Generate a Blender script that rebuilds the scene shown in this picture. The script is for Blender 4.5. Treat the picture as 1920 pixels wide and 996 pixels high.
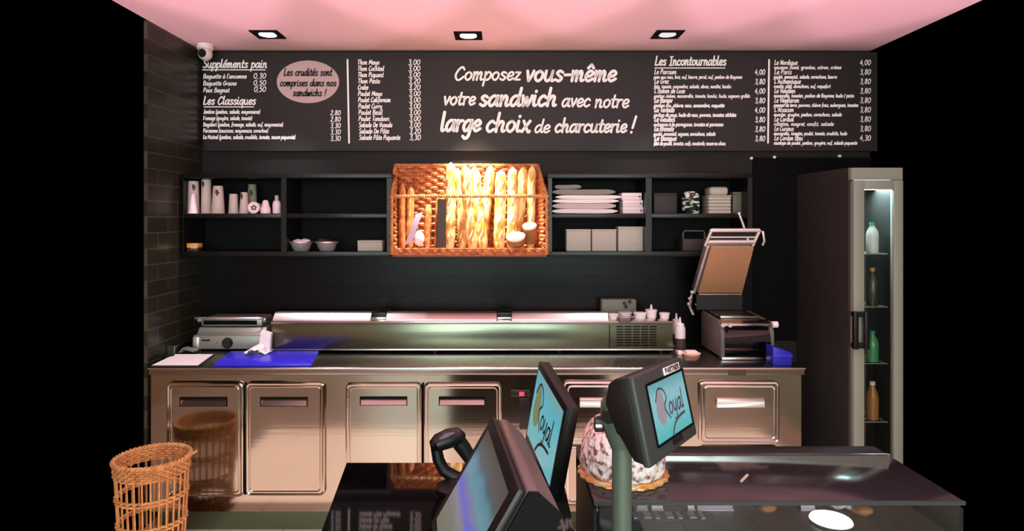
import bpy, bmesh, math, random
from mathutils import Vector, Matrix
random.seed(7)
C = bpy.context.scene.collection
for o in list(bpy.data.objects):
    bpy.data.objects.remove(o)

# ------------------------------------------------------------------ camera, world, light, exposure
F = 1200.0          # focal length in pixels of the 1920 x 996 frame
VX, VY = 940.0, 410.0   # vanishing point of the room's depth direction
EYE = 1.70
def P(px, py, Y):
    return Vector(((px - VX) * Y / F, Y, EYE - (py - VY) * Y / F))
def PX(px, Y): return (px - VX) * Y / F
def PZ(py, Y): return EYE - (py - VY) * Y / F

cd = bpy.data.cameras.new('camera'); cam = bpy.data.objects.new('camera', cd); C.objects.link(cam)
cam.location = (0, 0, EYE); cam.rotation_euler = (math.pi / 2, 0, 0)
cd.sensor_width = 36; cd.lens = 36 * F / 1920
cd.shift_x = (960 - VX) / 1920; cd.shift_y = -(498 - VY) / 1920
cd.clip_start = 0.05
S = bpy.context.scene
S.camera = cam
S.view_settings.view_transform = 'Standard'; S.view_settings.look = 'None'
S.view_settings.exposure = 0; S.view_settings.gamma = 1
S.view_settings.use_curve_mapping = False
w = bpy.data.worlds.new('world'); S.world = w; w.use_nodes = True
w.node_tree.nodes['Background'].inputs[0].default_value = (0, 0, 0, 1)
w.node_tree.nodes['Background'].inputs[1].default_value = 0

def area(name, loc, rot, sx, sy, power, col):
    l = bpy.data.lights.new(name, 'AREA'); l.shape = 'RECTANGLE'; l.size = sx; l.size_y = sy
    l.energy = power; l.color = col
    o = bpy.data.objects.new(name, l); C.objects.link(o); o.location = loc; o.rotation_euler = rot
    return o
def spot(name, loc, target, power, col, deg=70, blend=.6, rad=.04, parent=None):
    l = bpy.data.lights.new(name, 'SPOT'); l.energy = power; l.color = col
    l.spot_size = math.radians(deg); l.spot_blend = blend; l.shadow_soft_size = rad
    o = bpy.data.objects.new(name, l); C.objects.link(o)
    d = Vector(target) - Vector(loc)
    o.rotation_euler = d.to_track_quat('-Z', 'Y').to_euler()
    if parent:
        o.parent = parent; o.location = Vector(loc) - parent.location
    else:
        o.location = loc
    return o
# added cool fill light behind the camera
area('front_fill', (0, -3.2, 1.75), (math.radians(90), 0, 0), 4.2, 2.0, 200, (.80, 1.0, .97))
# added area light for the warm glow off the bright aisle floor
area('floor_bounce', (0.1, 2.55, .05), (math.radians(180), 0, 0), 3.8, 1.3, 20, (1.0, .66, .58))
# added pink spots, out of view behind the camera, washing the ceiling
for ux_ in (-1.9, -1.0, -.1, .8, 1.7, 2.3):
    spot('ceiling_fill', (ux_, -3.0, .15), (ux_, -3.0 + 4.0, .15 + 4.0*math.tan(math.radians(31.3))), 1650, (1.0, .56, .72), 22, .12, .05)
# added spots over the staff aisle (above the frame), lighting its floor
for ax in (-1.5, -.7, .3, 1.2):
    spot('aisle_fill', (ax, 2.65, 2.77), (ax, 2.70, 0), 32, (1, .90, .86), 80, .7)

# ------------------------------------------------------------------ materials
def lin(c):
    return tuple(((v / 255) / 12.92 if v / 255 <= .04045 else ((v / 255 + .055) / 1.055) ** 2.4) for v in c) + (1,)
def mat(name, col, rough=.5, metal=0, spec=.5, bump=None, var=None, emit=None, trans=0, alpha=1, ior=1.45, coat=0):
    """bump=(scale xyz, strength) noise relief; var=(colour2, scale xyz, lo, hi) noise mottling in object space"""
    m = bpy.data.materials.new(name); m.use_nodes = True
    nt = m.node_tree; N = nt.nodes; L = nt.links; b = N['Principled BSDF']
    c = lin(col) if max(col) > 1 else tuple(col) + (1,)
    b.inputs['Base Color'].default_value = c
    b.inputs['Roughness'].default_value = rough; b.inputs['Metallic'].default_value = metal
    b.inputs['Specular IOR Level'].default_value = spec
    b.inputs['Transmission Weight'].default_value = trans; b.inputs['IOR'].default_value = ior
    b.inputs['Alpha'].default_value = alpha; b.inputs['Coat Weight'].default_value = coat
    if emit:
        b.inputs['Emission Color'].default_value = lin(emit[0]); b.inputs['Emission Strength'].default_value = emit[1]
    if bump or var:
        tc = N.new('ShaderNodeTexCoord')
    if var:
        mp = N.new('ShaderNodeMapping'); mp.inputs['Scale'].default_value = var[1]
        L.new(tc.outputs['Object'], mp.inputs[0])
        n = N.new('ShaderNodeTexNoise'); n.inputs['Scale'].default_value = 1; n.inputs['Detail'].default_value = 4
        L.new(mp.outputs[0], n.inputs['Vector'])
        r = N.new('ShaderNodeValToRGB')
        r.color_ramp.elements[0].position = var[2]; r.color_ramp.elements[1].position = var[3]
        r.color_ramp.elements[0].color = c; r.color_ramp.elements[1].color = lin(var[0])
        L.new(n.outputs['Fac'], r.inputs[0]); L.new(r.outputs[0], b.inputs['Base Color'])
    if bump:
        mp = N.new('ShaderNodeMapping'); mp.inputs['Scale'].default_value = bump[0]
        L.new(tc.outputs['Object'], mp.inputs[0])
        n = N.new('ShaderNodeTexNoise'); n.inputs['Scale'].default_value = 1; n.inputs['Detail'].default_value = 3
        L.new(mp.outputs[0], n.inputs['Vector'])
        bp = N.new('ShaderNodeBump'); bp.inputs['Strength'].default_value = bump[1]; bp.inputs['Distance'].default_value = .01
        L.new(n.outputs['Fac'], bp.inputs['Height']); L.new(bp.outputs[0], b.inputs['Normal'])
    return m
def brick_mat(name, c1, c2, mortar, bw, rh, msize, rough, axis, bump=.4, moff=.0):
    m = bpy.data.materials.new(name); m.use_nodes = True
    nt = m.node_tree; N = nt.nodes; L = nt.links; b = N['Principled BSDF']
    tc = N.new('ShaderNodeTexCoord'); sep = N.new('ShaderNodeSeparateXYZ'); com = N.new('ShaderNodeCombineXYZ')
    L.new(tc.outputs['Object'], sep.inputs[0])
    L.new(sep.outputs[axis[0]], com.inputs[0]); L.new(sep.outputs[axis[1]], com.inputs[1])
    t = N.new('ShaderNodeTexBrick'); L.new(com.outputs[0], t.inputs['Vector'])
    t.inputs['Color1'].default_value = lin(c1); t.inputs['Color2'].default_value = lin(c2); t.inputs['Mortar'].default_value = lin(mortar)
    t.inputs['Scale'].default_value = 1; t.inputs['Mortar Size'].default_value = msize
    t.inputs['Brick Width'].default_value = bw; t.inputs['Row Height'].default_value = rh
    L.new(t.outputs['Color'], b.inputs['Base Color'])
    b.inputs['Roughness'].default_value = rough
    n = N.new('ShaderNodeTexNoise'); n.inputs['Scale'].default_value = 14
    L.new(tc.outputs['Object'], n.inputs['Vector'])
    mx = N.new('ShaderNodeMath'); mx.operation = 'MULTIPLY_ADD'; mx.inputs[1].default_value = -1
    L.new(t.outputs['Fac'], mx.inputs[0]); 
    m2 = N.new('ShaderNodeMath'); m2.operation = 'MULTIPLY'; m2.inputs[1].default_value = .12
    L.new(n.outputs['Fac'], m2.inputs[0]); L.new(m2.outputs[0], mx.inputs[2])
    b.inputs['Specular IOR Level'].default_value = .28 if rough != .3 or axis != (0, 2) else .14
    bp = N.new('ShaderNodeBump'); bp.inputs['Strength'].default_value = bump; bp.inputs['Distance'].default_value = .006
    L.new(mx.outputs[0], bp.inputs['Height']); L.new(bp.outputs[0], b.inputs['Normal'])
    return m
def glow(name, col, strength):
    return mat(name, (10, 10, 10), .5, emit=(col, strength))

M = dict(
    ceiling=mat('ceiling_paint', (236, 205, 207), .7),
    brownwall=mat('brown_wood_wall', (176, 128, 88), .6, var=((140, 98, 66), (3, 3, 30), .35, .65)),
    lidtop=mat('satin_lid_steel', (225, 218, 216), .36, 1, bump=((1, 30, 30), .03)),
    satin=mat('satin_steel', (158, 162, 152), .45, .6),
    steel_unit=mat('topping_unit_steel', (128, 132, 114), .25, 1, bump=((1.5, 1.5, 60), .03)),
    shopwall=mat('shop_wall_paint', (150, 152, 135), .7),
    wall=mat('dark_wall_paint', (32, 31, 30), .6, spec=.25),
    board=mat('menu_board_black', (45, 42, 41), .5, spec=.3),
    tile=brick_mat('black_glazed_tile', (11, 10, 12), (16, 14, 16), (6, 6, 6), .22, .07, .003, .3, (0, 2), .3),
    ltile=brick_mat('dark_olive_tile', (44, 42, 33), (37, 36, 29), (66, 63, 50), .22, .09, .004, .3, (1, 2), .5),
    floor=brick_mat('floor_tile', (206, 184, 172), (198, 174, 162), (140, 122, 112), .4, .4, .004, .35, (0, 1), .1),
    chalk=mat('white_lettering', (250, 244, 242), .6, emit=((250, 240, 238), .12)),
    oval=mat('pinkish_badge', (200, 172, 170), .6),
    ink=mat('black_lettering', (18, 15, 15), .6),
    shelf=mat('black_shelf_laminate', (20, 20, 19), .32, spec=.4),
    shelfback=mat('shelf_back_laminate', (13, 13, 12), .6, spec=.15),
    steel=mat('brushed_steel', (166, 163, 148), .11, 1, bump=((1.5, 1.5, 60), .025)),
    steel_top=mat('worktop_steel', (150, 147, 138), .26, 1, bump=((2, 60, 2), .05)),
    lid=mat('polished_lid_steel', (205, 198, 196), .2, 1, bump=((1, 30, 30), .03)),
    chrome=mat('bright_chrome', (242, 238, 236), .28, .85),
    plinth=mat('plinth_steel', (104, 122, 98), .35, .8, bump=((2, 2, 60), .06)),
    slot=mat('black_gap', (8, 8, 8), .7, spec=.1),
    black=mat('black_plastic', (15, 15, 15), .4),
    gloss=mat('black_glass', (8, 8, 9), .04, spec=.6, coat=.3),
    grey=mat('dark_grey_plastic', (52, 58, 57), .42),
    taupe=mat('grey_brown_plastic', (104, 98, 95), .42),
    greygreen=mat('pole_grey_green', (96, 110, 98), .4, .3),
    blue=mat('blue_polyethylene', (52, 44, 225), .3),
    bluebin=mat('blue_bin_plastic', (40, 40, 170), .35),
    white=mat('white_plastic', (245, 238, 238), .4),
    paper=mat('white_paper', (245, 238, 235), .75, bump=((12, 12, 12), .2)),
    greypaper=mat('grey_paper', (150, 145, 135), .8, bump=((14, 14, 14), .3)),
    card=mat('pale_card', (186, 184, 170), .7),
    cup=mat('paper_cup', (205, 190, 182), .6),
    cupgreen=mat('green_grey_cup', (135, 142, 118), .6),
    cuppink=mat('pink_white_cup', (250, 226, 232), .5),
    print_=mat('brown_print', (66, 52, 46), .6),
    wicker=mat('wicker_orange', (164, 86, 48), .55, var=((216, 134, 86), (30, 30, 30), .35, .65)),
    cane=mat('cane_brown', (176, 118, 66), .5, var=((205, 150, 92), (25, 25, 25), .35, .65)),
    canedark=mat('cane_dark', (120, 72, 42), .55, var=((150, 95, 58), (25, 25, 25), .35, .65)),
    crust=mat('bread_crust', (206, 138, 58), .6, var=((250, 226, 160), (30, 30, 9), .42, .56), bump=((60, 60, 30), .25)),
    crustdark=mat('dark_bread_crust', (150, 76, 38), .6, var=((206, 132, 74), (30, 30, 12), .4, .6), bump=((60, 60, 30), .25)),
    crock=mat('brown_crock', (150, 108, 66), .45),
    cream=mat('cream_lid', (250, 240, 215), .5),
    tan=mat('tan_lid_lining', (196, 150, 112), .35, .25),
    yellow=mat('yellow_packet', (226, 160, 52), .5, var=((240, 200, 110), (60, 60, 60), .45, .6)),
    brownbase=mat('brown_base', (84, 40, 24), .5),
    glass=mat('clear_glass', (255, 255, 255), .02, trans=1, ior=1.45),
    plasticclear=mat('clear_plastic_bowl', (215, 215, 220), .12, trans=.75, ior=1.3),
    gold=mat('gold_card', (240, 190, 110), .3, .6, var=((250, 232, 190), (40, 40, 40), .45, .6)),
    meringue=mat('sugared_cake', (120, 88, 74), .7, var=((255, 242, 238), (80, 80, 80), .36, .54), bump=((60, 60, 60), .8)),
    peach=mat('peach_sponge', (250, 196, 160), .6),
    fridge=mat('fridge_side', (56, 55, 52), .5, spec=.3),
    fridgeframe=mat('fridge_frame', (140, 147, 133), .4),
    casetop=mat('grey_case_glass', (44, 43, 46), .12, spec=.6),
    lilac=mat('lilac_card', (205, 180, 205), .6),
    greenpat=mat('green_white_pattern', (18, 40, 30), .2, var=((225, 245, 232), (18, 18, 48), .52, .58)),
    olive=mat('olive_plastic', (96, 100, 84), .5),
    darkbox=mat('dark_carton', (56, 52, 50), .6),
    dome=mat('camera_white', (225, 214, 212), .4),
    pattern=mat('carton_grey_green', (120, 128, 112), .5),
)
# ------------------------------------------------------------------ mesh builder
class MB:
    def __init__(s): s.bm = bmesh.new(); s.uvq = []
    def box(s, x0, x1, y0, y1, z0, z1, bev=0, seg=2):
        return s.obox(((x0+x1)/2, (y0+y1)/2, (z0+z1)/2), ((x1-x0)/2, 0, 0), (0, (y1-y0)/2, 0), (0, 0, (z1-z0)/2), bev, seg)
    def obox(s, c, ux, uy, uz, bev=0, seg=2):
        c, ux, uy, uz = map(Vector, (c, ux, uy, uz))
        if ux.cross(uy).dot(uz) < 0: ux = -ux
        v = {}
        for i in (-1, 1):
            for j in (-1, 1):
                for k in (-1, 1):
                    v[i, j, k] = s.bm.verts.new(c + ux*i + uy*j + uz*k)
        fs = []
        for q in (((-1,-1,-1),(-1,1,-1),(1,1,-1),(1,-1,-1)), ((-1,-1,1),(1,-1,1),(1,1,1),(-1,1,1)),
                  ((-1,-1,-1),(1,-1,-1),(1,-1,1),(-1,-1,1)), ((-1,1,-1),(-1,1,1),(1,1,1),(1,1,-1)),
                  ((-1,-1,-1),(-1,-1,1),(-1,1,1),(-1,1,-1)), ((1,-1,-1),(1,1,-1),(1,1,1),(1,-1,1))):
            fs.append(s.bm.faces.new([v[a] for a in q]))
        if bev:
            es = set(e for f in fs for e in f.edges)
            bmesh.ops.bevel(s.bm, geom=list(es), offset=bev, segments=seg, affect='EDGES', profile=.5)
        return s
    def prism(s, pts, vec, bev=0):
        pts = [Vector(p) for p in pts]; vec = Vector(vec)
        n = Vector((0, 0, 0))
        for i in range(len(pts)): n += pts[i].cross(pts[(i+1) % len(pts)])
        if n.dot(vec) > 0: pts = pts[::-1]
        a = [s.bm.verts.new(p) for p in pts]; b = [s.bm.verts.new(p + vec) for p in pts]
        fs = [s.bm.faces.new(a), s.bm.faces.new(b[::-1])]
        for i in range(len(a)):
            j = (i+1) % len(a); fs.append(s.bm.faces.new((a[i], b[i], b[j], a[j])))
        if bev:
            es = set(e for f in fs for e in f.edges)
            bmesh.ops.bevel(s.bm, geom=list(es), offset=bev, segments=2, affect='EDGES', profile=.5)
        return s
    def tube(s, pts, r, seg=8, closed=False, caps=True, flat=1.0):
        pts = [Vector(p) for p in pts]; n = len(pts)
        rr = r if isinstance(r, (list, tuple)) else [r]*n
        rings = []; ref = None
        for i in range(n):
            if closed: t = pts[(i+1) % n] - pts[i-1]
            else: t = pts[min(i+1, n-1)] - pts[max(i-1, 0)]
            t.normalize()
            if ref is None:
                ref = Vector((0, 0, 1)) if abs(t.z) < .9 else Vector((1, 0, 0))
            u = (ref - t*ref.dot(t)).normalized(); ref = u; v = t.cross(u)
            rings.append([s.bm.verts.new(pts[i] + (u*math.cos(a)*flat + v*math.sin(a))*rr[i]) for a in [2*math.pi*k/seg for k in range(seg)]])
        m = n if closed else n-1
        for i in range(m):
            A, B = rings[i], rings[(i+1) % n]
            for k in range(seg):
                s.bm.faces.new((A[k], A[(k+1) % seg], B[(k+1) % seg], B[k]))
        if caps and not closed:
            s.bm.faces.new(rings[0][::-1]); s.bm.faces.new(rings[-1])
        return s
    def lathe(s, prof, c=(0, 0, 0), seg=24, axis=None, closed=False):
        """prof = [(r, h)...] around axis (default +Z)"""
        c = Vector(c); ax = Vector(axis or (0, 0, 1)).normalized()
        u = ax.orthogonal().normalized(); v = ax.cross(u); rings = []
        for r, h in prof:
            if r < 1e-6: rings.append([s.bm.verts.new(c + ax*h)])
            else: rings.append([s.bm.verts.new(c + ax*h + (u*math.cos(2*math.pi*k/seg) + v*math.sin(2*math.pi*k/seg))*r) for k in range(seg)])
        for A, B in zip(rings[:-1], rings[1:]):
            if len(A) == 1 and len(B) == 1: continue
            for k in range(seg):
                k2 = (k+1) % seg
                if len(A) == 1: s.bm.faces.new((A[0], B[k2], B[k]))
                elif len(B) == 1: s.bm.faces.new((A[k], A[k2], B[0]))
                else: s.bm.faces.new((A[k], A[k2], B[k2], B[k]))
        return s
    def quad(s, a, b, c, d, uv=True):
        vs = [s.bm.verts.new(Vector(p)) for p in (a, b, c, d)]
        f = s.bm.faces.new(vs)
        if uv:
            l = s.bm.loops.layers.uv.verify()
            for lp, q in zip(f.loops, ((0, 0), (1, 0), (1, 1), (0, 1))): lp[l].uv = q
        return s
    def blob(s, c, r, sub=3, sq=(1, 1, 1), noise=0, seed=1):
        g = bmesh.ops.create_icosphere(s.bm, subdivisions=sub, radius=1)
        rnd = random.Random(seed); ph = [rnd.uniform(0, 6) for _ in range(6)]
        for v in g['verts']:
            p = v.co.copy()
            k = 1 + noise*(math.sin(5*p.x+ph[0])*math.sin(4*p.y+ph[1]) + .6*math.sin(9*p.z+ph[2]+3*p.x) + .4*math.sin(13*p.y+ph[3]+5*p.z))
            v.co = Vector(c) + Vector((p.x*sq[0], p.y*sq[1], p.z*sq[2]))*r*k
        return s
    def ribbon(s, pts, hw, o, ux, uz, cap=3):
        """flat stroke in the plane (o, ux, uz); pts are 2-D in metres"""
        n = len(pts)
        if n < 2: return
        L = []; R = []
        for i in range(n):
            a = pts[max(i-1, 0)]; b = pts[min(i+1, n-1)]
            tx, ty = b[0]-a[0], b[1]-a[1]; d = math.hypot(tx, ty) or 1e-9
            nx, ny = -ty/d*hw, tx/d*hw
            L.append(s.bm.verts.new(o + ux*(pts[i][0]+nx) + uz*(pts[i][1]+ny)))
            R.append(s.bm.verts.new(o + ux*(pts[i][0]-nx) + uz*(pts[i][1]-ny)))
        for i in range(n-1):
            s.bm.faces.new((R[i], R[i+1], L[i+1], L[i]))
        if cap:
            for e, (vl, vr, p, q) in enumerate(((L[0], R[0], pts[0], pts[1]), (L[-1], R[-1], pts[-1], pts[-2]))):
                tx, ty = p[0]-q[0], p[1]-q[1]; d = math.hypot(tx, ty) or 1e-9; tx /= d; ty /= d
                sg = 1 if e else -1
                ring = []
                for k in range(1, cap+1):
                    a = math.pi*k/(cap+1); cx, sx = math.cos(a), math.sin(a)
                    # from L side round to R side
                    lx, ly = (-ty*sg, tx*sg)
                    ring.append(s.bm.verts.new(o + ux*(p[0] + (lx*cx + tx*sx)*hw) + uz*(p[1] + (ly*cx + ty*sx)*hw)))
                vs = [vl] + ring + [vr]
                s.bm.faces.new(vs if not e else vs[::-1]) if e == 0 else s.bm.faces.new(vs[::-1])
    def build(s, name, m, parent=None, loc=None, smooth=True, angle=38):
        me = bpy.data.meshes.new(name)
        off = Vector(loc) if loc is not None else (parent.matrix_basis.translation.copy() if parent else None)
        if parent:
            off = Vector((0, 0, 0)); p = parent
            while p: off += p.location; p = p.parent
        if off is None:
            co = [v.co for v in s.bm.verts]
            off = Vector(((min(c.x for c in co)+max(c.x for c in co))/2, (min(c.y for c in co)+max(c.y for c in co))/2, min(c.z for c in co)))
        for v in s.bm.verts: v.co -= off
        bmesh.ops.recalc_face_normals(s.bm, faces=s.bm.faces) if not getattr(s, 'keep', False) else None
        s.bm.to_mesh(me); s.bm.free()
        if smooth:
            me.polygons.foreach_set('use_smooth', [True]*len(me.polygons))
            me.set_sharp_from_angle(angle=math.radians(angle))
        ms = m if isinstance(m, (list, tuple)) else [m]
        for x in ms: me.materials.append(M[x] if isinstance(x, str) else x)
        o = bpy.data.objects.new(name, me); C.objects.link(o)
        if parent: o.parent = parent
        else: o.location = off
        return o
def tag(o, label, cat, group=None, kind=None):
    o['label'] = label; o['category'] = cat
    if group: o['group'] = group
    if kind: o['kind'] = kind
    return o
def thing(name, loc, label, cat, group=None):
    o = bpy.data.objects.new(name, None); C.objects.link(o); o.location = loc; o.empty_display_size = .05
    return tag(o, label, cat, group)
def struct(name, mb, m, label=None):
    o = mb.build(name, m, smooth=False); o['kind'] = 'structure'; return o
def plabel(o, t): o['label'] = t; return o
def copy_tree(root, loc, label, group=None):
    r = root.copy(); C.objects.link(r); r.location = loc; r['label'] = label
    if group: r['group'] = group
    for ch in list(root.children):
        if ch.type == 'LIGHT': continue
        c = ch.copy(); C.objects.link(c); c.parent = r
        for g in ch.children:
            d = g.copy(); C.objects.link(d); d.parent = c
    return r

# ------------------------------------------------------------------ stroke lettering
BOWL = [(.8,.82),(.5,1.0),(.18,.78),(.05,.35),(.25,.0),(.55,.2),(.78,.7)]
G = {
 'a':(1.0,[BOWL,[(.83,1.0),(.78,.4),(.86,.03),(1.02,.1)]]),
 'b':(.85,[[(.12,1.75),(.1,.9),(.1,.05)],[(.1,.5),(.4,.98),(.75,.8),(.75,.3),(.45,0),(.12,.12)]]),
 'c':(.75,[[(.7,.8),(.45,1),(.15,.75),(.05,.35),(.3,0),(.72,.22)]]),
 'd':(1.0,[BOWL,[(.86,1.75),(.78,.5),(.86,.03),(1.02,.1)]]),
 'e':(.78,[[(.08,.45),(.45,.5),(.7,.75),(.5,1),(.2,.85),(.05,.4),(.3,.0),(.75,.22)]]),
 'f':(.62,[[(.68,1.6),(.48,1.75),(.32,1.4),(.25,.5),(.18,-.5)],[(.02,.95),(.6,.98)]]),
 'g':(.95,[BOWL,[(.83,1.0),(.78,.2),(.65,-.5),(.35,-.7),(.1,-.5)]]),
 'h':(.92,[[(.14,1.75),(.1,.8),(.1,0)],[(.1,.45),(.4,.95),(.66,.85),(.62,.3),(.7,.02),(.88,.1)]]),
 'i':(.42,[[(.12,1),(.08,.3),(.18,.02),(.36,.1)],[(.15,1.40),(.16,1.46)]]),
 'j':(.45,[[(.2,1),(.18,-.3),(0,-.65),(-.2,-.55)],[(.22,1.40),(.23,1.46)]]),
 'k':(.74,[[(.12,1.75),(.1,0)],[(.62,.95),(.12,.45)],[(.25,.55),(.68,0)]]),
 'l':(.40,[[(.12,1.75),(.08,.4),(.16,.02),(.34,.1)]]),
 'm':(1.22,[[(.06,1),(.1,.6),(.1,0)],[(.1,.45),(.35,.98),(.53,.8),(.5,0)],[(.5,.45),(.78,.98),(.96,.8),(.92,.25),(1.0,.02),(1.18,.1)]]),
 'n':(.9,[[(.06,1),(.1,.6),(.1,0)],[(.1,.45),(.4,.98),(.63,.8),(.6,.25),(.68,.02),(.86,.1)]]),
 'o':(.85,[[(.45,1),(.12,.75),(.08,.3),(.38,0),(.7,.3),(.72,.75),(.45,1)]]),
 'p':(.82,[[(.08,1),(.1,.4),(.04,-.7)],[(.1,.55),(.4,1),(.74,.75),(.66,.25),(.36,.0),(.1,.15)]]),
 'q':(.95,[BOWL,[(.83,1.0),(.74,-.7)]]),
 'r':(.62,[[(.06,1),(.1,.6),(.1,0)],[(.1,.5),(.3,.92),(.6,.95)]]),
 's':(.72,[[(.64,.85),(.35,1),(.12,.78),(.35,.52),(.62,.3),(.38,0),(.05,.15)]]),
 't':(.56,[[(.28,1.5),(.18,.4),(.28,.02),(.52,.12)],[(0,.98),(.54,1.0)]]),
 'u':(.95,[[(.08,1),(.08,.3),(.3,0),(.6,.3),(.72,1)],[(.72,1),(.67,.3),(.76,.02),(.92,.1)]]),
 'v':(.72,[[(.05,1),(.3,0)],[(.3,0),(.55,.6),(.66,1)]]),
 'w':(1.0,[[(.05,1),(.2,0)],[(.2,0),(.46,.85)],[(.46,.85),(.62,0)],[(.62,0),(.86,.6),(.94,1)]]),
 'x':(.8,[[(.08,1),(.62,0),(.78,.06)],[(.68,1),(.05,0)]]),
 'y':(.85,[[(.08,1),(.08,.4),(.3,.1),(.6,.4),(.72,1)],[(.72,1),(.6,-.3),(.35,-.7),(.1,-.55)]]),
 'z':(.7,[[(.08,.95),(.6,.95)],[(.6,.95),(.05,.05)],[(.05,.05),(.66,.05)]]),
 'A':(1.1,[[(.05,0),(.55,1.6)],[(.55,1.6),(.95,0)],[(.22,.55),(.82,.55)]]),
 'B':(1.0,[[(.12,1.6),(.1,0)],[(.0,1.55),(.5,1.65),(.8,1.3),(.45,.88),(.12,.85)],[(.3,.88),(.85,.7),(.8,.15),(.4,-.03),(.05,.05)]]),
 'C':(1.05,[[(.95,1.3),(.7,1.62),(.3,1.3),(.05,.6),(.3,.02),(.7,.1),(.98,.4)]]),
 'D':(1.05,[[(.15,1.6),(.12,0)],[(.0,1.58),(.6,1.5),(.95,.9),(.7,.2),(.05,.0)]]),
 'E':(.9,[[(.15,1.6),(.12,0)],[(.12,1.58),(.8,1.6)],[(.12,.85),(.65,.85)],[(.12,.02),(.8,.02)]]),
 'F':(.9,[[(.15,1.6),(.1,0)],[(.0,1.58),(.85,1.62)],[(.12,.85),(.65,.85)]]),
 'G':(1.1,[[(.95,1.3),(.7,1.62),(.3,1.3),(.05,.6),(.35,.0),(.85,.3),(.95,.75)],[(.55,.75),(1.0,.75)]]),
 'H':(1.05,[[(.12,1.6),(.1,0)],[(.9,1.6),(.88,0)],[(.1,.8),(.9,.8)]]),
 'I':(.7,[[(.35,1.6),(.32,0)],[(.08,1.6),(.62,1.6)],[(.05,0),(.6,0)]]),
 'J':(.8,[[(.6,1.6),(.55,.3),(.3,-.02),(.05,.2)],[(.3,1.6),(.85,1.6)]]),
 'L':(.85,[[(.2,1.7),(.12,.6),(.1,.05),(.4,.04),(.8,.15)]]),
 'M':(1.3,[[(.08,0),(.2,1.6)],[(.2,1.6),(.6,.4)],[(.6,.4),(1.05,1.6)],[(1.05,1.6),(1.15,0)]]),
 'N':(1.1,[[(.1,0),(.15,1.6)],[(.15,1.6),(.85,0)],[(.85,0),(.95,1.6)]]),
 'O':(1.15,[[(.6,1.6),(.15,1.2),(.1,.4),(.5,0),(.95,.4),(1.0,1.2),(.6,1.6)]]),
 'P':(.95,[[(.15,1.6),(.1,0)],[(.0,1.5),(.5,1.65),(.85,1.25),(.5,.8),(.12,.75)]]),
 'R':(1.0,[[(.15,1.6),(.1,0)],[(.0,1.5),(.5,1.65),(.85,1.25),(.5,.85),(.12,.8)],[(.4,.82),(.7,.2),(.95,.0)]]),
 'S':(.9,[[(.85,1.4),(.5,1.62),(.15,1.3),(.45,.9),(.8,.5),(.5,.0),(.05,.2)]]),
 'T':(1.0,[[(.5,1.6),(.42,0)],[(.02,1.55),(.98,1.62)]]),
 'V':(1.0,[[(.05,1.6),(.4,0)],[(.4,0),(.9,1.6)]]),
 '0':(.85,[[(.45,1.5),(.1,1.1),(.1,.4),(.4,0),(.72,.4),(.75,1.1),(.45,1.5)]]),
 '2':(.8,[[(.1,1.2),(.4,1.5),(.68,1.2),(.5,.7),(.08,.05)],[(.08,.05),(.72,.05)]]),
 '3':(.8,[[(.1,1.35),(.45,1.5),(.66,1.15),(.3,.8)],[(.3,.8),(.7,.55),(.55,.05),(.08,.12)]]),
 '4':(.85,[[(.5,1.5),(.05,.5)],[(.05,.5),(.78,.5)],[(.58,.95),(.55,0)]]),
 '5':(.8,[[(.68,1.5),(.2,1.5)],[(.2,1.5),(.15,.85)],[(.15,.85),(.55,.9),(.68,.4),(.4,0),(.06,.15)]]),
 '8':(.85,[[(.42,.8),(.15,1.15),(.42,1.5),(.68,1.15),(.42,.8),(.1,.4),(.42,0),(.74,.4),(.42,.8)]]),
 ',':(.35,[[(.16,.1),(.05,-.28)]]), '.':(.3,[[(.1,.03),(.12,.07)]]),
 '!':(.45,[[(.28,1.7),(.16,.5)],[(.12,.02),(.13,.08)]]), "'":(.28,[[(.15,1.7),(.08,1.3)]]),
 '-':(.62,[[(.05,.6),(.55,.62)]]), '/':(.6,[[(.0,-.2),(.55,1.6)]]),
 '(':(.4,[[(.35,1.7),(.1,1.0),(.12,.2),(.3,-.3)]]), ')':(.4,[[(.1,1.7),(.32,1.0),(.28,.2),(.02,-.3)]]),
 ' ':(.55,[]),
}
def acc(base, strokes): return (G[base][0], G[base][1] + strokes)
G['é'] = acc('e', [[(.38,1.25),(.68,1.62)]]); G['è'] = acc('e', [[(.2,1.62),(.48,1.25)]])
G['ê'] = acc('e', [[(.15,1.28),(.42,1.62)],[(.42,1.62),(.66,1.28)]]); G['à'] = acc('a', [[(.3,1.62),(.58,1.25)]])
G['â'] = acc('a', [[(.25,1.28),(.5,1.62)],[(.5,1.62),(.75,1.28)]]); G['ë'] = acc('e', [[(.2,1.4),(.21,1.45)],[(.55,1.4),(.56,1.45)]])
G['ï'] = (G['i'][0], [G['i'][1][0], [(0,1.4),(.01,1.45)],[(.3,1.4),(.31,1.45)]])
def smooth(pts, n):
    if len(pts) < 3: return pts
    out = []
    q = [(2*pts[0][0]-pts[1][0], 2*pts[0][1]-pts[1][1])] + list(pts) + [(2*pts[-1][0]-pts[-2][0], 2*pts[-1][1]-pts[-2][1])]
    for i in range(1, len(q)-2):
        p0, p1, p2, p3 = q[i-1], q[i], q[i+1], q[i+2]
        for k in range(n):
            t = k/n
            out.append(tuple(.5*((2*p1[d]) + (-p0[d]+p2[d])*t + (2*p0[d]-5*p1[d]+4*p2[d]-p3[d])*t*t + (-p0[d]+3*p1[d]-3*p2[d]+p3[d])*t**3) for d in (0, 1)))
    return out + [pts[-1]]
def strokes(txt, slant=.16, gap=.10):
    x = 0; out = []
    for ch in txt:
        wd, ss = G.get(ch, G['o'])
        for st in ss: out.append([(x + a + slant*b, b) for a, b in st])
        x += wd + gap
    return out, max(x - gap, .1)
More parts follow.
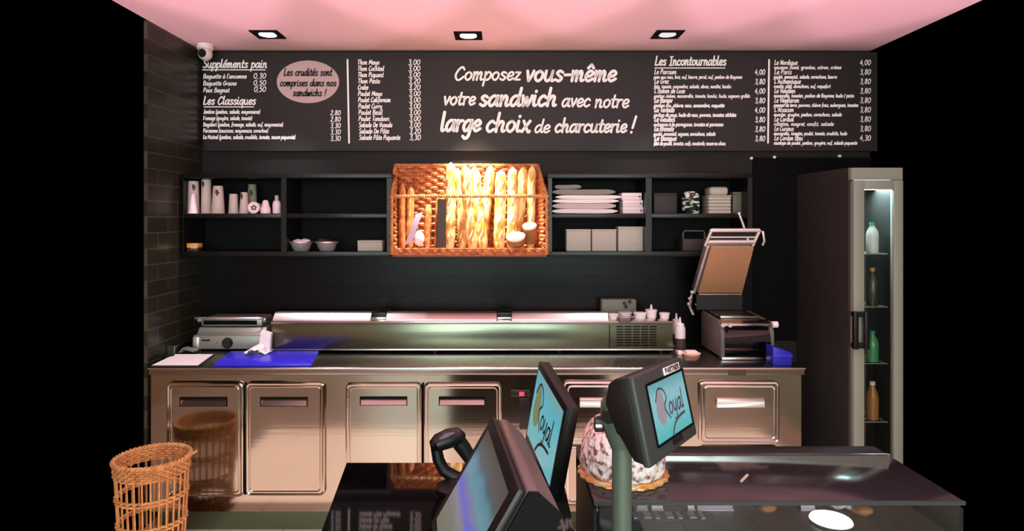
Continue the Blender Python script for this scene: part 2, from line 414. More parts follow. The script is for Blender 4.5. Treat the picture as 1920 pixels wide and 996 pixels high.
def write(mb, txt, o, ux, uz, width, xh, hw, n=5, cap=3, slant=.16):
    """lettering of the given width (m), x-height (m) and half stroke width, baseline starting at o"""
    ss, wd = strokes(txt, slant)
    k = width / wd
    for st in ss:
        mb.ribbon([(a*k, b*xh) for a, b in smooth(st, n)], hw, o, ux, uz, cap)
UX, UZ = Vector((1, 0, 0)), Vector((0, 0, 1))

# ================================================================== SETTING
XL, XR, YB, ZC = -1.96, 2.42, 4.20, 2.80
struct('floor', MB().prism([(XL, YB+.1, 0), (XL, 3.4, 0), (-3.2, 3.4, 0), (-3.2, -3.4, 0), (XR, -3.4, 0), (XR, YB+.1, 0)], (0, 0, -.05)), 'floor')
struct('ceiling', MB().box(XL, XR, -3.4, YB+.1, ZC, ZC+.05), 'ceiling')
struct('wall_back', MB().box(XL-.1, XR, YB, YB+.1, 0, ZC), 'wall')
struct('wall_left', MB().box(XL-.02, XL, 3.545, YB, 0, ZC), 'ltile')
struct('wall_front', MB().box(-3.2, XR, -3.4, -3.35, 0, ZC), 'shopwall')
struct('wall_right', MB().box(XR, XR+.05, -3.35, 2.85, 0, ZC), 'shopwall')
struct('wall_reflect_left', MB().box(-3.25, -3.2, -3.4, 4.05, 0, ZC), 'brownwall')  # unseen wall set out here so the counter front reflects brown
struct('trim_2', MB().box(PX(1412, 4.19), XR, 4.188, YB, .9, 2.10), 'slot')   # black sheet added to darken the wall behind the sealing machine
struct('trim_3', MB().box(XL+.001, XL+.05, 3.745, 4.18, .9015, .955, .004), 'steel_top')   # low steel upstand on the left wall
struct('trim_1', MB().box(XL, 1.645, YB-.012, YB, .9, 1.474), 'tile')     # glazed tile band over the worktop

# ================================================================== REFRIGERATED COUNTER
YF = 3.44
def cx(px): return PX(px, YF)
def cz(py): return PZ(py, YF)
counter = thing('refrigerated_counter', (0, 3.8, 0), 'long stainless steel refrigerated counter with doors and drawers along the back wall', 'counter')
CXL, CXR = cx(279), cx(1506)
b = MB(); b.box(CXL, CXR, YF+.022, 4.19, .115, .858); b.build('body', 'steel', counter, smooth=False)
b = MB(); b.box(CXL-.004, cx(1510), YF-.004, 4.186, .858, .900, .008, 3); plabel(b.build('worktop', 'steel_top', counter), 'brushed steel worktop with thin bright front edge')
b = MB(); b.tube([(CXL-.004, YF-.003, .8945), (cx(1510), YF-.003, .8945)], .0048, 10); plabel(b.build('front_edge', 'lid', counter), 'bright polished front edge')
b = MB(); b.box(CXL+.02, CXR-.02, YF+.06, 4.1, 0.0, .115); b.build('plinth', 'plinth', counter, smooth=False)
def ring(mb, x0, x1, z0, z1, y, r):
    c = .02; pts = []
    for (px, pz, a0) in ((x1-c, z1-c, 0), (x0+c, z1-c, 90), (x0+c, z0+c, 180), (x1-c, z0+c, 270)):
        for k in range(4):
            a = math.radians(a0 + 30*k); pts.append((px + c*math.cos(a), y, pz + c*math.sin(a)))
    mb.tube(pts, r, 8, closed=True)
def door(px0, px1, py0, py1, hx0, hx1, hy0, hy1, name='door', lab=None):
    x0, x1, z1, z0 = cx(px0), cx(px1), cz(py0), cz(py1)
    a0, a1, h1, h0 = cx(hx0), cx(hx1), cz(hy0), cz(hy1)
    y0, y1 = YF+.004, YF+.02
    b = MB()
    i = .012
    b.box(x0+i, a0, y0, y1, z0+i, z1-i); b.box(a1, x1-i, y0, y1, z0+i, z1-i)
    b.box(a0, a1, y0, y1, h1, z1-i); b.box(a0, a1, y0, y1, z0+i, h0)
    d = b.build(name, 'steel', counter, smooth=False)
    if lab: plabel(d, lab)
    b = MB(); ring(b, x0+.006, x1-.006, z0+.006, z1-.006, y0+.006, .009); ring(b, x0+.022, x1-.022, z0+.022, z1-.022, y0, .004)
    b.build('rim', 'steel', d)
    b = MB(); b.prism([(a0, y0+.004, h0), (a0, y0-.003, h0+.004), (a0, y1+.001, h1-.010), (a0, y1+.001, h0)], (a1-a0, 0, 0))
    b.build('handle', 'steel_top', d, smooth=False)
    b = MB(); b.box(a0-.004, a1+.004, y0-.004, y0+.012, h1-.004, h1+.003, .001); b.box(a0-.004, a0, y0-.004, y0+.012, h0, h1); b.box(a1, a1+.004, y0-.004, y0+.012, h0, h1)
    b.build('handle_surround', 'slot', d, smooth=False)
    return d
door(312, 455, 718, 932, 338, 424, 746, 763)
door(460, 608, 718, 930, 489, 575, 746, 763)
door(648, 790, 720, 930, 676, 762, 745, 761)
door(795, 940, 720, 930, 824, 908, 745, 761)
for px in (457.5, 792.5):
    b = MB(); b.box(cx(px)-.005, cx(px)+.005, YF+.012, YF+.0225, cz(930), cz(720)); b.build('door_gap', 'slot', counter, smooth=False)
def drawer(px0, px1, py0, py1, hx0, hx1, hy):
    x0, x1, z1, z0 = cx(px0), cx(px1), cz(py0), cz(py1)
    b = MB(); b.box(x0+.012, x1-.012, YF+.004, YF+.02, z0+.012, z1-.012)
    d = b.build('drawer', 'steel', counter, smooth=False)
    b = MB(); ring(b, x0+.006, x1-.006, z0+.006, z1-.006, YF+.01, .008); ring(b, x0+.025, x1-.025, z0+.025, z1-.025, YF+.004, .006)
    b.build('rim', 'lid', d)
    b = MB(); za, zb = cz(hy-9), cz(hy+9)
    b.prism([(cx(hx0), YF+.004, za), (cx(hx0), YF-.016, za-.006), (cx(hx0), YF-.016, za-.018), (cx(hx0), YF-.008, za-.024), (cx(hx0), YF-.018, zb+.004), (cx(hx0), YF+.004, zb)], (cx(hx1)-cx(hx0), 0, 0), .0015)
    b.build('handle', 'chrome', d)
    return d
for (a, c) in ((1056, 1206), (1312, 1462)):
    drawer(a, c, 716, 832, a+31, c-30, 755)
    drawer(a, c, 838, 950, a+31, c-30, 876)
b = MB(); b.box(cx(958), cx(994), YF+.012, YF+.023, cz(746), cz(734), .002); b.box(cx(974), cx(992), YF+.006, YF+.023, cz(806), cz(746.5), .002)
tp = b.build('thermostat', 'black', counter)
b = MB(); b.box(cx(973.5), cx(983), YF+.009, YF+.0125, cz(744), cz(736))
plabel(b.build('red_indicator', glow('red_led', (235, 70, 80), 1.3), tp, smooth=False), 'red glowing digits')
b = MB(); b.box(cx(1366), cx(1398), YF-.006, YF-.003, cz(704), cz(694)); b.build('worktop_label', 'print_', counter, smooth=False)

# ================================================================== SALAD TOPPING UNIT
YS = 3.80
def sx_(px): return PX(px, YS)
unit = thing('topping_rail', (0, 3.98, .9), 'long low stainless salad topping unit with hinged lids standing on the worktop', 'food counter unit')
x0, x1, xm = sx_(509), sx_(1262), sx_(1143)
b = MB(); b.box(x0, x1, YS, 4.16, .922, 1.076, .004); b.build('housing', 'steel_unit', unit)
b = MB(); b.box(x0-.004, x1+.004, YS-.006, 4.165, 1.076, 1.092, .004); plabel(b.build('top_rim', 'lid', unit), 'bright steel rim along the top')
b = MB(); b.box(x0, x1, YS-.002, YS+.006, .918, .926); b.build('bottom_rim', 'lid', unit, smooth=False)
for fx in (x0+.06, -.4, .35, x1-.06):
    for fy in (YS+.06, 4.1):
        b = MB(); b.lathe([(0, .9), (.018, .9), (.018, .922), (0, .922)], (fx, fy, 0), 14); b.build('foot', 'black', unit)
def lid(px0, px1):
    a, c = sx_(px0), sx_(px1)
    b = MB(); prof = [(YS+.002, 1.0925), (YS+.003, 1.097), (YS+.008, 1.103), (YS+.022, 1.117), (YS+.036, 1.130), (YS+.044, 1.1355), (YS+.055, 1.138), (YS+.09, 1.137), (4.0, 1.121), (4.13, 1.100), (4.13, 1.0925)]
    b.prism([(a, y, z) for y, z in prof], (c-a, 0, 0))
    return b.build('lid', 'lidtop', unit)
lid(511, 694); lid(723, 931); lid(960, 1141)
for px in (694.5, 931.5):
    b = MB(); b.box(sx_(px), sx_(px+28), YS+.026, 4.00, 1.114, 1.1375, .002); hb = b.build('hinge_block', 'black', unit)
    b = MB(); b.box(sx_(px), sx_(px+28), YS+.006, 4.10, 1.092, 1.1138, .002); b.build('hinge_bridge', 'lid', unit)
b = MB()
for i in range(5):
    for j in range(8):
        gx = sx_(1156 + i*15.5); gz = PZ(612 + j*5, YS)
        b.box(gx, gx+.04, YS-.0018, YS+.001, gz-.005, gz+.001)
b.build('vent_grille', 'slot', unit, smooth=False)
b = MB(); b.box(xm-.002, xm+.002, YS-.002, YS+.003, .93, 1.07); b.build('panel_seam', 'slot', unit, smooth=False)

# ================================================================== CLUTTER ON THE TOPPING UNIT
z1 = 1.0925
t = thing('kitchen_scale', (PX(1158, 4.1), 4.1, z1), 'grey green box with dials standing behind the white tubs on the topping unit', 'kitchen scale')
b = MB(); b.box(PX(1126, 4.1), PX(1191, 4.1), 4.06, 4.15, z1, PZ(560, 4.1), .008); b.build('case', 'pattern', t)
for px, py in ((1171, 569), (1174, 575), (1181, 566)):
    b = MB(); b.lathe([(0, 0), (.012, 0), (.010, .012), (0, .012)], P(px, py, 4.06) , 12, axis=(0, -1, 0)); b.build('dial', 'print_', t)
tubs = [(1150, 3.88, .032, .030, 'low white tub left of the black oval handle on the topping unit'),
        (1172, 3.97, .040, .028, 'white tub right behind the black oval handle'),
        (1200, 3.90, .038, .036, 'white tub in the middle of the tubs by the grille'),
        (1221, 3.93, .034, .050, 'tallest white tub on the topping unit with a spout'),
        (1246, 3.90, .030, .034, 'white tub at the right end of the topping unit')]
for i, (px, y, r, h, lb) in enumerate(tubs):
    X = PX(px, y)
    t = thing('sauce_tub', (X, y, z1), lb, 'tub', 'white tubs on the topping unit')
    b = MB(); b.lathe([(0, z1), (r*.85, z1), (r, z1+h*.8), (0, z1+h*.8)], (X, y, 0), 20); b.build('pot', 'white', t)
    b = MB(); b.lathe([(0, z1+h*.8), (r*1.06, z1+h*.8), (r*1.06, z1+h), (0, z1+h)], (X, y, 0), 20); l_ = b.build('lid', 'white', t)
    if i == 3:
        b = MB(); b.lathe([(.010, z1+h), (.004, z1+h+.03), (0, z1+h+.031)], (X, y, 0), 12); b.build('spout', 'white', t)
Xh = PX(1174, 3.83)
t = thing('oval_handle', (Xh, 3.83, z1), 'small black oval cup with chrome rim on the front of the topping unit', 'handle cup')
b = MB(); b.lathe([(0, 0), (.040, 0), (.045, .018), (0, .018)], (Xh, 3.845, z1), 20)
for v in b.bm.verts: v.co.y = 3.845 + (v.co.y-3.845)*.7
b.build('cup', 'black', t)
b = MB(); b.tube([(Xh+.046*math.cos(a), 3.845+.032*math.sin(a), z1+.018) for a in [i*math.pi/10 for i in range(20)]], .004, 8, closed=True); b.build('rim', 'chrome', t)
b = MB(); b.box(PX(1161, 3.79), PX(1183, 3.79), 3.785, 3.794, PZ(606, 3.79), PZ(597, 3.79), .002); tag(b.build('latch', 'taupe'), 'small grey latch on the front edge of the topping unit above the grille', 'latch')
def squeeze(px, y, lab, low):
    X = PX(px, y); z = .9
    t = thing('squeeze_bottle', (X, y, z), lab, 'sauce bottle', 'squeeze bottles by the slanted machine')
    b = MB(); b.lathe([(0, 0), (.030, 0), (.032, .01), (.032, .13), (.028, .148), (0, .148)], (X, y, z), 20); b.build('bottle', 'white', t)
    b = MB(); b.lathe([(0, .148), (.026, .148), (.024, .165), (.008, .172), (.004, .205), (0, .206)], (X, y, z), 16); b.build('nozzle', 'white', t)
    b = MB(); b.lathe([(.0326, .012), (.0331, .02), (.0331, .075), (.0326, .08)], (X, y, z), 20); b.build('sauce_level', low, t)
squeeze(1275, 3.86, 'white squeeze bottle with dark sauce between grille and slanted machine', 'print_')
squeeze(1268, 4.02, 'white squeeze bottle standing right behind another one at the wall', 'print_')

# ================================================================== CONTACT GRILL (left)
YG = 3.86
def gx(px): return PX(px, YG)
def gz(py): return PZ(py, YG)
t = thing('panini_grill', (gx(430), 4.0, .9), 'stainless contact grill with ribbed lid and black knob beside the left wall', 'contact grill')
ga, gb = gx(362), gx(502)
b = MB(); b.box(ga, gb, YG, 4.16, .912, gz(629), .006); b.build('base', 'satin', t)
for fx in (ga+.03, gb-.03):
    for fy in (YG+.03, 4.12):
        b = MB(); b.lathe([(0, 0), (.014, 0), (.014, .013), (0, .013)], (fx, fy, .9), 12); b.build('foot', 'black', t)
b = MB(); b.box(ga, ga+.035, YG-.006, YG+.05, .914, gz(632), .003); b.build('corner_bracket', 'chrome', t)
b = MB(); b.prism([(ga+.02, YG, gz(629)), (ga+.02, YG+.04, gz(616)), (ga+.02, 4.14, gz(616)), (ga+.02, 4.14, gz(629))], (gb-ga-.04, 0, 0), .003); b.build('lower_plate', 'satin', t)
b = MB(); b.box(ga+.03, gb-.05, YG+.04, 4.12, gz(614), gz(600), .008); up = b.build('upper_plate', 'satin', t)
b = MB(); b.box(ga+.045, gb-.08, YG+.036, YG+.044, gz(611), gz(603)); b.build('plate_band', 'slot', up, smooth=False)
b = MB(); b.tube([(ga+.01, YG+.07, gz(602)), (ga+.005, YG+.02, gz(598)), (ga+.03, YG+.005, gz(597)), (gb-.07, YG+.005, gz(597)), (gb-.045, YG+.02, gz(598)), (gb-.045, YG+.07, gz(602))], .007, 10); b.build('lid_handle', 'chrome', t)
for s_ in (ga+.012, gb-.045):
    b = MB(); b.lathe([(0, -.012), (.017, -.012), (.017, .012), (0, .012)], (s_, YG+.07, gz(603)), 16, axis=(1, 0, 0)); b.build('hinge', 'chrome', t)
b = MB(); b.lathe([(0, 0), (.032, 0), (.032, .012), (.026, .022), (0, .022)], P(427, 643, YG), 24, axis=(0, -1, 0)); k_ = b.build('knob', 'black', t)
b = MB(); b.lathe([(0, 0), (.004, 0), (.004, .003), (0, .003)], P(407, 643, YG), 10, axis=(0, -1, 0)); b.build('lamp', 'print_', t)
b = MB(); b.box(gx(378), gx(394), YG-.002, YG+.001, gz(639.5), gz(637)); b.build('name_plate', 'slot', t, smooth=False)
b = MB(); b.tube([(gb-.06, 4.1, gz(606)), (gb-.02, 4.05, gz(588)), (gb+.0, 4.12, gz(590)), (gb-.005, 4.17, gz(615))], .008, 8); b.build('spring_arm', 'black', t)

# ================================================================== CUTTING BOARD, PAPER, CLIPBOARD
p0, p1, p2, p3 = P(401, 686.5, 3.455), P(584, 686.5, 3.455), P(598, 658, 3.785), P(432, 658, 3.785)
for p in (p0, p1, p2, p3): p.z = .9005
b = MB(); b.prism([p0, p1, p2, p3], (0, 0, .016), .004)
tag(b.build('cutting_board', 'blue'), 'bright blue plastic cutting board lying on the steel worktop', 'cutting board')
# crumpled wrapper and white carton on the board
t = thing('paper_wrapper', (PX(480, 3.72), 3.72, .9165), 'crumpled white sandwich wrapper lying on the blue cutting board', 'paper')
b = MB(); rnd = random.Random(5)
R_, Cc = 9, 9; vs = []
for i in range(R_):
    row = []
    for j in range(Cc):
        u, v = i/(R_-1), j/(Cc-1)
        px = 461 + 42*u + rnd.uniform(-2.5, 2.5); y = 3.66 + .11*v + rnd.uniform(-.01, .01)
        h = .055*math.sin(math.pi*min(1, u*1.1))*(.5+.7*u)*(1-abs(v-.5)*1.0) + rnd.uniform(0, .014)
        row.append(b.bm.verts.new((PX(px, 3.7), y, .9175 + max(0, h))))
    vs.append(row)
for i in range(R_-1):
    for j in range(Cc-1): b.bm.faces.new((vs[i][j], vs[i+1][j], vs[i+1][j+1], vs[i][j+1]))
b.build('crumpled_sheet', 'paper', t, smooth=False)
b = MB(); q = [P(483, 652, 3.73), P(506, 654, 3.73), P(508, 627, 3.73), P(489, 620, 3.73)]
q[0].z = q[1].z = .918
b.prism(q, (-.01, .06, 0), .003); b.build('folded_bag', 'paper', t)
t = thing('clipboard', (PX(340, 3.6), 3.6, .9005), 'white paper sheet on a clipboard at the left end of the worktop', 'clipboard')
pa = [P(283, 688, 3.462), P(372, 689, 3.462), P(402, 664, 3.75), P(328, 663, 3.75)]
b = MB(); 
for p in pa: p.z = .9008
b.prism(pa, (0, 0, .004)); b.build('backing_board', 'darkbox', t, smooth=False)
b = MB(); qa = [p + Vector((.004 if i in (0, 3) else -.004, .004 if i < 2 else -.004, .0042)) for i, p in enumerate(pa)]
b.prism(qa, (0, 0, .0015)); b.build('paper_sheet', 'paper', t, smooth=False)
b = MB(); c0 = P(316, 669, 3.68); c0.z = .907
b.obox(c0, (.012, .03, 0), (.012, -.005, 0), (0, 0, .008), .003); b.build('clip', 'black', t)
b = MB()
for k in range(3):
    y_ = 3.77 + k*.018; X_ = -1.885 + k*.004
    b.tube([(X_-.012, y_, .909), (X_, y_+.02, .93), (X_+.06, y_+.035, .909)], .007, 8)
tag(b.build('cable', 'taupe', loc=(-1.87, 3.80, .9)), 'grey cable coiled at the left wall behind the white paper', 'cable')

# ================================================================== SEALING MACHINE (right)
YM = 3.62
def mx_(px): return PX(px, YM)
def mz(py): return PZ(py, YM)
t = thing('sealing_machine', (1.39, 3.8, .9), 'tall kitchen sealing machine with dark curved front and raised tan lid', 'sealing machine')
xa, xb = 1.243, mx_(1452)
b = MB(); prof = [(3.62, .915), (3.62, 1.05), (3.64, 1.085), (3.66, 1.112), (3.98, 1.128), (3.98, .915)]
b.prism([(xa, y, z) for y, z in prof], (.022, 0, 0), .003); b.prism([(xb-.022, y, z) for y, z in prof], (.022, 0, 0), .003)
b.box(xa+.02, xb-.02, 3.72, 3.975, .918, 1.10)
b.build('housing', 'taupe', t)
b = MB(); prof = [(3.75, .925)] + [(3.655-.042*math.sin(math.pi*k/8), .925+.155*k/8) for k in range(9)] + [(3.75, 1.085)]
b.prism([(xa+.022, y, z) for y, z in prof], (xb-xa-.044, 0, 0)); plabel(b.build('curved_front', 'gloss', t), 'glossy black curved front cover')
b = MB(); b.box(xa, xb, 3.605, 3.66, .902, .918, .003); b.build('base_strip', 'lid', t)
b = MB(); b.prism([(xa+.005, 3.63, 1.088), (xa+.005, 3.625, 1.105), (xa+.005, 3.70, 1.118), (xa+.005, 3.72, 1.10)], (xb-xa-.01, 0, 0), .002); plabel(b.build('front_rail', 'lid', t), 'bright pinkish metal rail above the front')
b = MB(); b.box(xa+.03, xb-.05, 3.72, 3.96, 1.115, 1.134, .003); b.build('top_plate', 'steel_top', t)
b = MB(); b.lathe([(0, 0), (.018, 0), (.018, .03), (0, .03)], (xb-.005, 3.64, 1.097), 16, axis=(1, 0, 0)); b.build('side_knob', 'white', t)
for s_ in (xa, xa+.04):
    b = MB(); b.lathe([(0, 0), (.012, 0), (.012, .012), (0, .012)], (s_+.01, 3.625, 1.097), 12, axis=(0, -1, 0)); b.build('bolt', 'chrome', t)
# raised lid
L0, L1, L2, L3 = P(1308, 548, 3.95), P(1391, 548, 3.95), P(1413, 462, 3.70), P(1333, 462, 3.70)
nrm = (L1-L0).cross(L3-L0).normalized()
if nrm.y > 0: nrm = -nrm
b = MB(); b.prism([L0, L1, L2, L3], nrm*.006); lidp = plabel(b.build('lid_panel', 'tan', t, smooth=False), 'tan inner face of the raised lid')
fr = [L0 + (L0-L1)*.10, L1 + (L1-L0)*.02, L2 + (L2-L3)*.02, L3 + (L3-L2)*.10]
b = MB(); b.prism([p - nrm*.004 for p in fr], -nrm*.04, .004); b.build('lid_shell', 'taupe', t)
b = MB(); a_ = L0 + (L0-L1)*.08; c_ = L3 + (L3-L2)*.08; b.tube([a_+nrm*.004, c_+nrm*.004], .010, 10); b.build('lid_side_rail', 'chrome', t)
H0, H1, H2, H3 = P(1322, 460, 3.69), P(1412, 460, 3.69), P(1424, 432, 3.62), P(1334, 432, 3.62)
b = MB(); b.tube([H3, H2], .011, 10); b.tube([H0+(H3-H0)*.25, H1+(H2-H1)*.25], .012, 10); b.tube([H0+(H3-H0)*.55, H1+(H2-H1)*.55], .006, 10)
b.tube([H0, H3], .011, 10); b.tube([H1, H2], .011, 10); b.build('handle_frame', 'chrome', t)
b = MB(); b.prism([H0+(H3-H0)*.6, H1+(H2-H1)*.6, H1+(H2-H1)*.95, H0+(H3-H0)*.95], (0, .02, 0)); b.build('handle_backing', 'black', t, smooth=False)
b = MB(); b.tube([P(1386, 402, 3.75), P(1393, 420, 3.7), P(1403, 452, 3.66)], .007, 8); b.lathe([(0, -.012), (.010, -.006), (.012, 0), (.010, .006), (0, .012)], P(1386, 401, 3.75), 12); plabel(b.build('lever', 'chrome', t), 'thin white lever sticking up over the lid')
b = MB(); b.tube([H2+Vector((.02, 0, -.005)), H2+Vector((.028, .0, -.06)), H2+Vector((.022, .01, -.085))], .007, 8); b.build('side_hook', 'chrome', t)
b = MB(); b.tube([P(1310, 552, 3.96), P(1390, 552, 3.96)], .008, 10); b.tube([P(1303, 571, 3.97), P(1390, 571, 3.97)], .007, 10); b.build('hinge_bar', 'lid', t)
b = MB(); b.box(PX(1306, 3.96), PX(1392, 3.96), 3.96, 3.985, PZ(581, 3.96), PZ(552, 3.96)); b.build('hinge_plate', 'black', t, smooth=False)
for px, py in ((1297, 548), (1293, 560), (1291, 570)):
    b = MB(); b.lathe([(0, -.012), (.010, -.008), (.013, 0), (.010, .008), (0, .012)], P(px, py, 3.95), 12, axis=(1, 0, .3)); b.build('hinge_knob', 'chrome', t)
b = MB(); b.tube([P(1297, 552, 3.96), P(1293, 575, 3.97), P(1300, 590, 3.97)], .009, 8); b.build('hinge_arm', 'chrome', t)
for fx in (xa+.03, xb-.03):
    for fy in (3.68, 3.92):
        b = MB(); b.lathe([(0, 0), (.014, 0), (.014, .018), (0, .018)], (fx, fy, .9), 12); b.build('foot', 'black', t)

# blue scoop bin and peach sponge
t = thing('scoop_bin', (PX(1466, 3.5), 3.52, .9005), 'small blue plastic bin with slanted top at the right end of the worktop', 'bin')
ba, bb = PX(1450, 3.48), PX(1485, 3.48)
b = MB(); zf = .9005
b.prism([(ba, 3.48, zf), (bb, 3.48, zf), (bb, 3.48, PZ(662, 3.48)), (ba, 3.48, PZ(650, 3.48))], (0, .10, 0), .004); bn = b.build('body', 'bluebin', t)
b = MB(); b.box(ba-.002, bb+.002, 3.474, 3.482, PZ(669, 3.48), PZ(665, 3.48), .001); b.build('rim', 'blue', t)
t = thing('sponge_tray', (PX(1297, 3.72), 3.72, .9005), 'small peach coloured tray with folded cloth left of the slanted machine', 'tray')
b = MB(); b.lathe([(0, 0), (.045, 0), (.055, .014), (.05, .016), (.04, .006), (0, .006)], (PX(1296, 3.74), 3.74, .9005), 20); b.build('dish', 'peach', t)
b = MB(); b.box(PX(1285, 3.74), PX(1306, 3.74), 3.71, 3.76, .908, .930, .006); b.build('folded_cloth', 'cuppink', t)
tag(MB().box(PX(1270, 3.76), PX(1278, 3.76), 3.74, 3.77, .9005, .925, .004).build('salt_pot', 'white'), 'tiny white pot on the worktop beside the peach tray', 'pot')

# ================================================================== MENU BOARD
YT = 4.165
board = thing('menu_board', (0, 4.18, PZ(283, 4.17)), 'wide black menu board with white French lettering under the ceiling', 'menu board')
b = MB(); b.box(XL+.03, PX(1645, 4.17), 4.17, 4.199, PZ(283, 4.17), PZ(98, 4.17)); b.build('panel', 'board', board, smooth=False)
def at(px, py, y=None):
    y = y or YT
    return Vector((PX(px, y), y, PZ(py, y)))
def m_(px): return px*YT/F
b = MB()
for (txt, xa_, xb_, base, xh, hw) in (
    ('Composez', 852, 975, 150, 15, 1.9), ('vous-même', 985, 1154, 152, 19, 2.7),
    ('votre', 831, 890, 196.5, 15, 2.0), ('sandwich', 899, 1042, 198.5, 19, 2.8), ('avec', 1053, 1105, 200, 15, 1.9), ('notre', 1115, 1178, 201.5, 15, 1.9),
    ('large', 826, 900, 245.5, 20, 2.9), ('choix', 911, 993, 247, 20, 2.7), ('de', 1002, 1030, 248.5, 14, 1.8), ('charcuterie', 1040, 1174, 248, 15, 2.1), ('!', 1181, 1190, 249, 18, 2.2)):
    write(b, txt, at(xa_, base), UX, UZ, m_(xb_-xa_), m_(xh), m_(hw), 6, 4, .18)
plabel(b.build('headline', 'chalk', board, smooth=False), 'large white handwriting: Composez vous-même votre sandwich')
def lines(rows, mb, n=3, cap=0):
    for (txt, xa_, xb_, base, xh, hw) in rows:
        write(mb, txt, at(xa_, base), UX, UZ, m_(xb_-xa_), m_(xh), m_(hw), n, cap)
b = MB()
lines([('Suppléments pain', 380, 500, 127, 9, 1.15), ('Les Classiques', 381, 479, 196, 9, 1.2)], b, 4, 2)
for y_, xa_, xb_ in ((131, 379, 498), (200.5, 382, 476), (127.5, 1227, 1360)):
    b2 = MB(); b2.ribbon([(0, 0), (m_(xb_-xa_), 0)], m_(.9), at(xa_, y_), UX, UZ, 0); b2.build('heading_underline', 'chalk', board, smooth=False)
lines([("Baguette à l'ancienne", 381, 462, 147, 5, .7), ('0,30', 475, 498, 147, 6.5, .7), ('Baguette Graine', 381, 443, 160, 5, .7), ('0,50', 475, 498, 160, 6.5, .7), ('Pain Bagnat', 381, 430, 173, 5, .7), ('0,50', 476, 498, 172, 6.5, .7),
       ('Jambon (jambon, salade, mayonnaise)', 381, 487, 213, 4.5, .7), ('Fromage (gruyère, salade, tomate)', 381, 472, 225, 4.5, .7), ('Dagobert (jambon, fromage, salade, œuf, mayonnaise)', 381, 530, 237, 4.5, .75), ('Parisienne (saucisson, mayonnaise, cornichon)', 381, 502, 248.5, 4.5, .7), ('Le Mistral (jambon, salade, crudités, tomate, sauce piquante)', 381, 553, 260.5, 4.5, .85)], b)
b2 = MB()
for k, p_ in enumerate(('2,80', '2,80', '3,30', '3,30', '3,30')):
    lines([(p_, 619, 638, 216+12*k, 6, .7)], b2)
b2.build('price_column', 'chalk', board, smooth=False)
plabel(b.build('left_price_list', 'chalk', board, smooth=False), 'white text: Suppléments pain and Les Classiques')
b = MB(); n_ = 48; oc = at(577.5, 153.5)
b.prism([oc + Vector((m_(58.5)*math.cos(2*math.pi*k/n_), .002, m_(40)*math.sin(2*math.pi*k/n_))) for k in range(n_)], (0, -.003, 0)); ov = plabel(b.build('oval_badge', 'oval', board, smooth=False), 'pinkish oval badge with black text')
b = MB(); YT0 = YT; YT = 4.162
lines([('Les crudités sont', 532, 622, 142, 8, 1.1), ('comprises dans nos', 525, 630, 161.5, 7.5, 1.1), ('sandwichs !', 549, 611, 180, 7.5, 1.1)], b, 4, 2)
b.build('badge_text', 'ink', ov, smooth=False); YT = YT0
b = MB(); b2 = MB()
for k, (tx, xe, pr) in enumerate((('Thon Mayo', 711, '3,00'), ('Thon Cocktail', 720, '3,00'), ('Thon Piquant', 719, '3,00'), ('Thon Pesto', 712, '3,20'), ('Crabe', 690, '3,20'), ('Poulet Mayo', 716, '3,00'), ('Poulet Californien', 732, '3,00'), ('Poulet Curry', 716, '3,00'), ('Poulet Basil', 717, '3,00'), ('Poulet Tandoori', 730, '3,00'), ('Salade De Viande', 735, '3,00'), ('Salade De Pâte', 729, '3,20'), ('Salade Pâte Piquante', 750, '3,30'))):
    yb = 121 + 11.75*k
    lines([(tx, 670 + k*.25, xe, yb, 5.5, .8)], b); lines([(pr, 765 + k*.2, 787 + k*.1, yb+.5, 6.5, .75)], b2)
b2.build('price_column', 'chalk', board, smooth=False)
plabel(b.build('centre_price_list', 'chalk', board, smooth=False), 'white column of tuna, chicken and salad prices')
b = MB()
lines([('Les Incontournables', 1228, 1361, 122.5, 10, 1.3)], b, 4, 2)
R3 = (('Le Parisien', 1268, '4,00', 'pain aux noix, brie, œuf, beurre, persil, œuf, jambon de Bayonne', 1391), ('Le Grec', 1254, '3,80', 'feta, tomate, concombre, salade, olives, menthe, basilic', 1371),
      ("L'Italien de Luxe", 1284, '4,00', 'jambon italien, mozzarella, tomate, basilic, huile, oignons grillés', 1406), ('Le Berger', 1261, '3,80', 'jambon cru, chèvre, noix, concombre, roquette', 1358),
      ('La Tartade', 1264, '4,00', 'jambon de pays, huile de noix, pommes, tomates séchées', 1380), ('Le Gaulois', 1265, '3,80', 'aubergine à la parmigiana, tomates et parmesan', 1356),
      ('La Bresade', 1263, '3,80', 'poulet, emmental, oignons, cornichons, salade', 1341), ('Le Basque', 1268, '3,80', 'filet de poulet, tomates, œufs, moutarde, sauce au choix', 1360))
for k, (a, xe, pr, d, xd) in enumerate(R3):
    y_ = 139 + 17.8*k
    s_ = (.75 if k < 3 else 1.15)
    lines([(a, 1227, xe, y_, 5.5, s_), (d, 1226, xd, y_+8.5, 4, s_*.85), (pr, 1415, 1434, y_+1, 6.5, .75)], b)
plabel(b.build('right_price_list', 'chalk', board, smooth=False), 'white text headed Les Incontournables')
b = MB()
